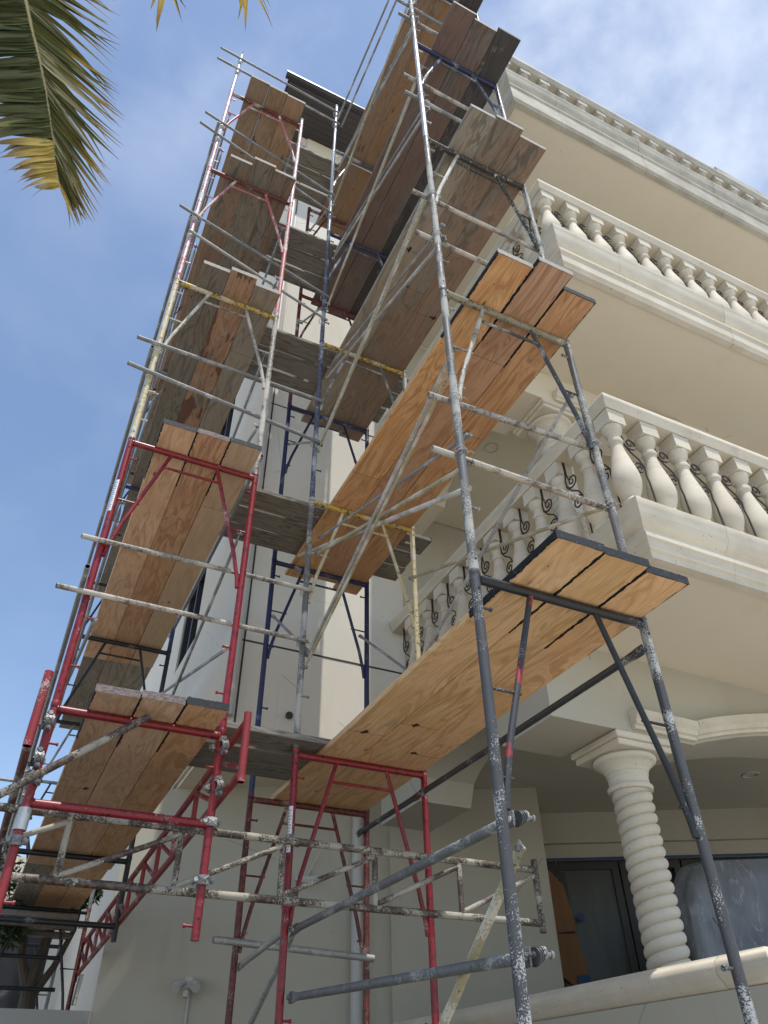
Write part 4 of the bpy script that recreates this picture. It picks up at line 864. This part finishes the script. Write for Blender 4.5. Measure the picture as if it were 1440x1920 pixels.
for q in (.4, 1.2, 1.62): obj('post', MB().tube((q, 0, -5), (q, 0, .22), .02, 8), 'rail_dark', rl)
nb = thing('neighbour_building', 'white building with a black doorway seen low behind the garden wall tree', 'building', (-6, 14, GZ))
obj('wall', MB().box(0, 6.3, 0, .3, 0, 4.9).box(7.05, 7.9, 0, .3, 0, 4.9).box(6.3, 7.05, 0, .3, 4.3, 4.9), 'wall', nb)
dr = obj('door', MB().box(6.3, 7.05, .1, .16, 0, 4.3), 'black', nb)
obj('corner_post', MB().box(6.14, 6.26, -.05, -.003, 0, 4.9), 'soffit', nb)
# neighbouring tree
tree = thing('tree', 'small dark leafy tree growing behind the garden wall at lower left', 'tree', (.62, 9.35, .3))
rnd = random.Random(4)
tb = MB()
tb.rings([(0, 0, -1.9), (.0, 0, .4), (-.03, 0, .75), (.04, .02, 1.2), (.02, .02, 1.9), (-.1, .05, 2.6)], [.11, .085, .06, .05, .04, .02], 10)
tb.rings([(-.0, 0, .6), (-.18, 0, 1.0), (-.22, 0, 1.5), (-.42, 0, 2.1)], [.06, .042, .035, .018], 8)
tb.rings([(.0, 0, .62), (.16, .02, .9), (.28, .03, 1.25), (.30, .0, 1.6)], [.045, .035, .026, .014], 8)
tb.rings([(-.22, 0, 1.5), (-.45, -.1, 1.7), (-.65, -.1, 2.0)], [.02, .016, .01], 6)
obj('trunk', tb, 'bark', tree)
def leaf_cloud(blobs, n, sz):
    vs = []; fs = []
    for _ in range(n):
        cx, cy, cz, r = rnd.choice(blobs); u = Vector((rnd.gauss(0, 1), rnd.gauss(0, 1), rnd.gauss(0, 1))).normalized() * r * rnd.random() ** .4
        c = Vector((cx, cy, cz)) + u; d = Vector((rnd.gauss(0, 1), rnd.gauss(0, 1), rnd.gauss(-.2, .6))).normalized(); s_ = d.orthogonal().normalized(); q = Matrix.Rotation(rnd.uniform(0, 6.28), 3, d) @ s_
        L = sz * rnd.uniform(.7, 1.3); o = len(vs); nn = d.cross(q) * L * .12
        vs += [c, c + d * L * .35 + q * L * .2 + nn, c + d * L, c + d * L * .35 - q * L * .2 + nn, c + d * L * .5]
        fs += [(o, o + 1, o + 4), (o + 1, o + 2, o + 4), (o + 2, o + 3, o + 4), (o + 3, o, o + 4)]
    return MB().add(vs, fs).mesh('crown', 0)
cr = obj('crown', leaf_cloud([(-.50, -.3, 1.5, .26), (-.62, 0, 1.75, .25), (-.95, .2, 1.2, .35), (-.35, -.3, 1.15, .16), (.22, -.15, 1.52, .13), (.36, -.1, 1.62, .11), (.30, -.2, 2.0, .10)], 2000, .085), 'leaf', tree); cr['kind'] = 'stuff'
for i, (hx, hy, hh) in enumerate(((-2.3, 10.9, 2.2), (-2.9, 7.6, 2.2))):
    hd = thing('garden_bush', ['leafy dark bush behind the far boards at the left edge', 'dark bush at the lower left edge beside the garden wall'][i], 'bush', (hx, hy, GZ))
    obj('stem', MB().rings([(0, 0, 0), (.05, 0, 1.2), (0, .05, 2.2)], [.07, .05, .03], 8).rings([(0, 0, .4), (-.25, .1, 1.3), (-.4, .1, 2.1)], [.05, .035, .02], 8), 'bark', hd)
    f = obj('foliage', leaf_cloud([(rnd.uniform(-.75, .75), rnd.uniform(-1.1, 1.1), rnd.uniform(.6, hh), rnd.uniform(.35, .65)) for _ in range(16)], 9000, .13), 'leaf', hd); f['kind'] = 'stuff'
# ------------------------------------------------------------------ palm
def at(px, py, dist):
    d = CF + CR * ((px - 720) / 1374.834) - CU * ((py - 960) / 1374.834); return d.normalized() * dist
palm = thing('palm_tree', 'palm fronds hanging in from the upper left corner against the sky', 'palm', tuple(at(-420, -900, 8.6) * Vector((1, 1, 0)) + Vector((0, 0, GZ))))
pb = Vector(palm.location)
crown_p = at(-420, -900, 8.6)
obj('trunk', MB().rings([(0, 0, 0), (.02, 0, 2), (-.02, 0, 5), crown_p - pb], [.26, .20, .17, .16], 16), 'bark', palm)
def leaflet(L, wd, droop, fold, twist, curl=.0, tip=1.6):
    """V-folded strap along +Y from its base"""
    b = MB(); n = 9; vs = []; fs = []
    for i in range(n + 1):
        f = i / n; ww = wd * (min(1, f * 5 + .35)) * (1 - f ** tip) * .5 + .0007; y = L * f; z = -droop * f * f * L
        a = twist * f; cx, sx = math.cos(a), math.sin(a); dz = fold * ww
        q = curl * f * f * L; vs += [(q - ww * cx, y, z - ww * sx + dz), (q, y, z), (q + ww * cx, y, z + ww * sx + dz)]
    for i in range(n):
        for j in range(2): fs.append((3 * i + j, 3 * i + j + 1, 3 * i + 4 + j, 3 * i + 3 + j))
    return b.add(vs, fs).mesh('leaflet', 50)
LFL = [leaflet(1, .082, .10 + .05 * i, .35 + .12 * i, .3 * (i - 2), .05 * (i - 2), 2.2) for i in range(5)]
LFR = [leaflet(1, .046, .03 + .03 * i, .9, .12 * (i - 2), .04 * (i - 2), 1.3) for i in range(5)]
def frond(path, dists, left, right, nl, tipdry, full=True, seed=1):
    rn = random.Random(seed); pts = [at(x, y, d) for (x, y), d in zip(path, dists)]
    fr = bpy.data.objects.new('frond', None); COL.objects.link(fr); fr.parent = palm; fr.location = pts[0] - pb
    base = pts[0]; loc = [p - base for p in pts]
    n = len(loc); obj('rib', MB().rings(loc, [.020 - .016 * i / (n - 1) for i in range(n)], 8), 'palm_rib', fr)
    cum = [0]
    for i in range(1, n): cum.append(cum[-1] + (loc[i] - loc[i - 1]).length)
    def on(s_):
        s_ = min(max(s_, 0), cum[-1] - 1e-5)
        for i in range(n - 1):
            if s_ <= cum[i + 1]:
                f = (s_ - cum[i]) / (cum[i + 1] - cum[i]); return loc[i].lerp(loc[i + 1], f), (loc[i + 1] - loc[i]).normalized()
    view = -CF
    for sd in (0, 1):
        for i in range(nl):
            f = (i + .5 + rn.uniform(-.2, .2)) / nl; p, t = on(f * cum[-1])
            side = t.cross(view).normalized()               # points to picture left for a hanging rib
            if side.dot(CR) > 0: side = -side
            if sd: side = -side
            ln, lean = (left if sd == 0 else right)(f)
            ln *= rn.uniform(.92, 1.06); lean += rn.uniform(-.05, .05)
            d = (side * math.cos(lean) + t * math.sin(lean) + view * rn.uniform(-.10, .22) * (1 if sd == 0 else .5)).normalized()
            me = rn.choice(LFL if sd == 0 else LFR)
            zax = (view + side * rn.uniform(-.5, .5) + Vector((0, 0, rn.uniform(-.4, .4)))).normalized()
            x = d.cross(zax).normalized(); z = x.cross(d)
            m4 = Matrix((x, d, z)).transposed().to_4x4()
            if sd == 0: mat = 'palm_dry' if f > tipdry else 'palm_grey'
            else: q_ = rn.random(); mat = 'palm_dry' if f > .97 else ('palm_lit' if q_ < .22 else ('palm_olive' if q_ < .5 + .4 * f else 'palm_grey'))
            o = obj('leaflet', me, mat, fr); wv = rn.uniform(.8, 1.2) * ln ** .5
            o.matrix_local = Matrix.Translation(p) @ m4 @ Matrix.Diagonal((wv, ln, wv, 1))
    return fr
frond([(-60, -300), (-5, -150), (32, -60), (49, 0), (62, 60), (76, 115), (87, 170), (96, 230), (104, 290), (110, 330), (114, 352)], [6.9, 6.7, 6.6, 6.5, 6.45, 6.4, 6.36, 6.32, 6.3, 6.3, 6.3],
      lambda f: (.72 - .46 * max(0, (f - .66) / .34) ** 1.2, -.10 + .30 * max(0, f - .5)), lambda f: (.68 - .16 * f ** 3 - .26 * f ** 9, .66 + .68 * f ** 2.4), 120, .86, seed=3)
frond([(330, -420), (318, -200), (312, -110), (313, -50), (316, -18)], [7.2, 7.0, 6.9, 6.85, 6.8], lambda f: (.40 - .15 * f, .85 + .3 * f), lambda f: (.40 - .15 * f, .9 + .3 * f), 26, .9, seed=5)
frond([(480, -420), (462, -220), (455, -120), (462, -60), (468, -26)], [7.4, 7.2, 7.1, 7.05, 7.0], lambda f: (.42 - .15 * f, .9 + .3 * f), lambda f: (.42 - .12 * f, .75 + .3 * f), 26, .9, seed=8)
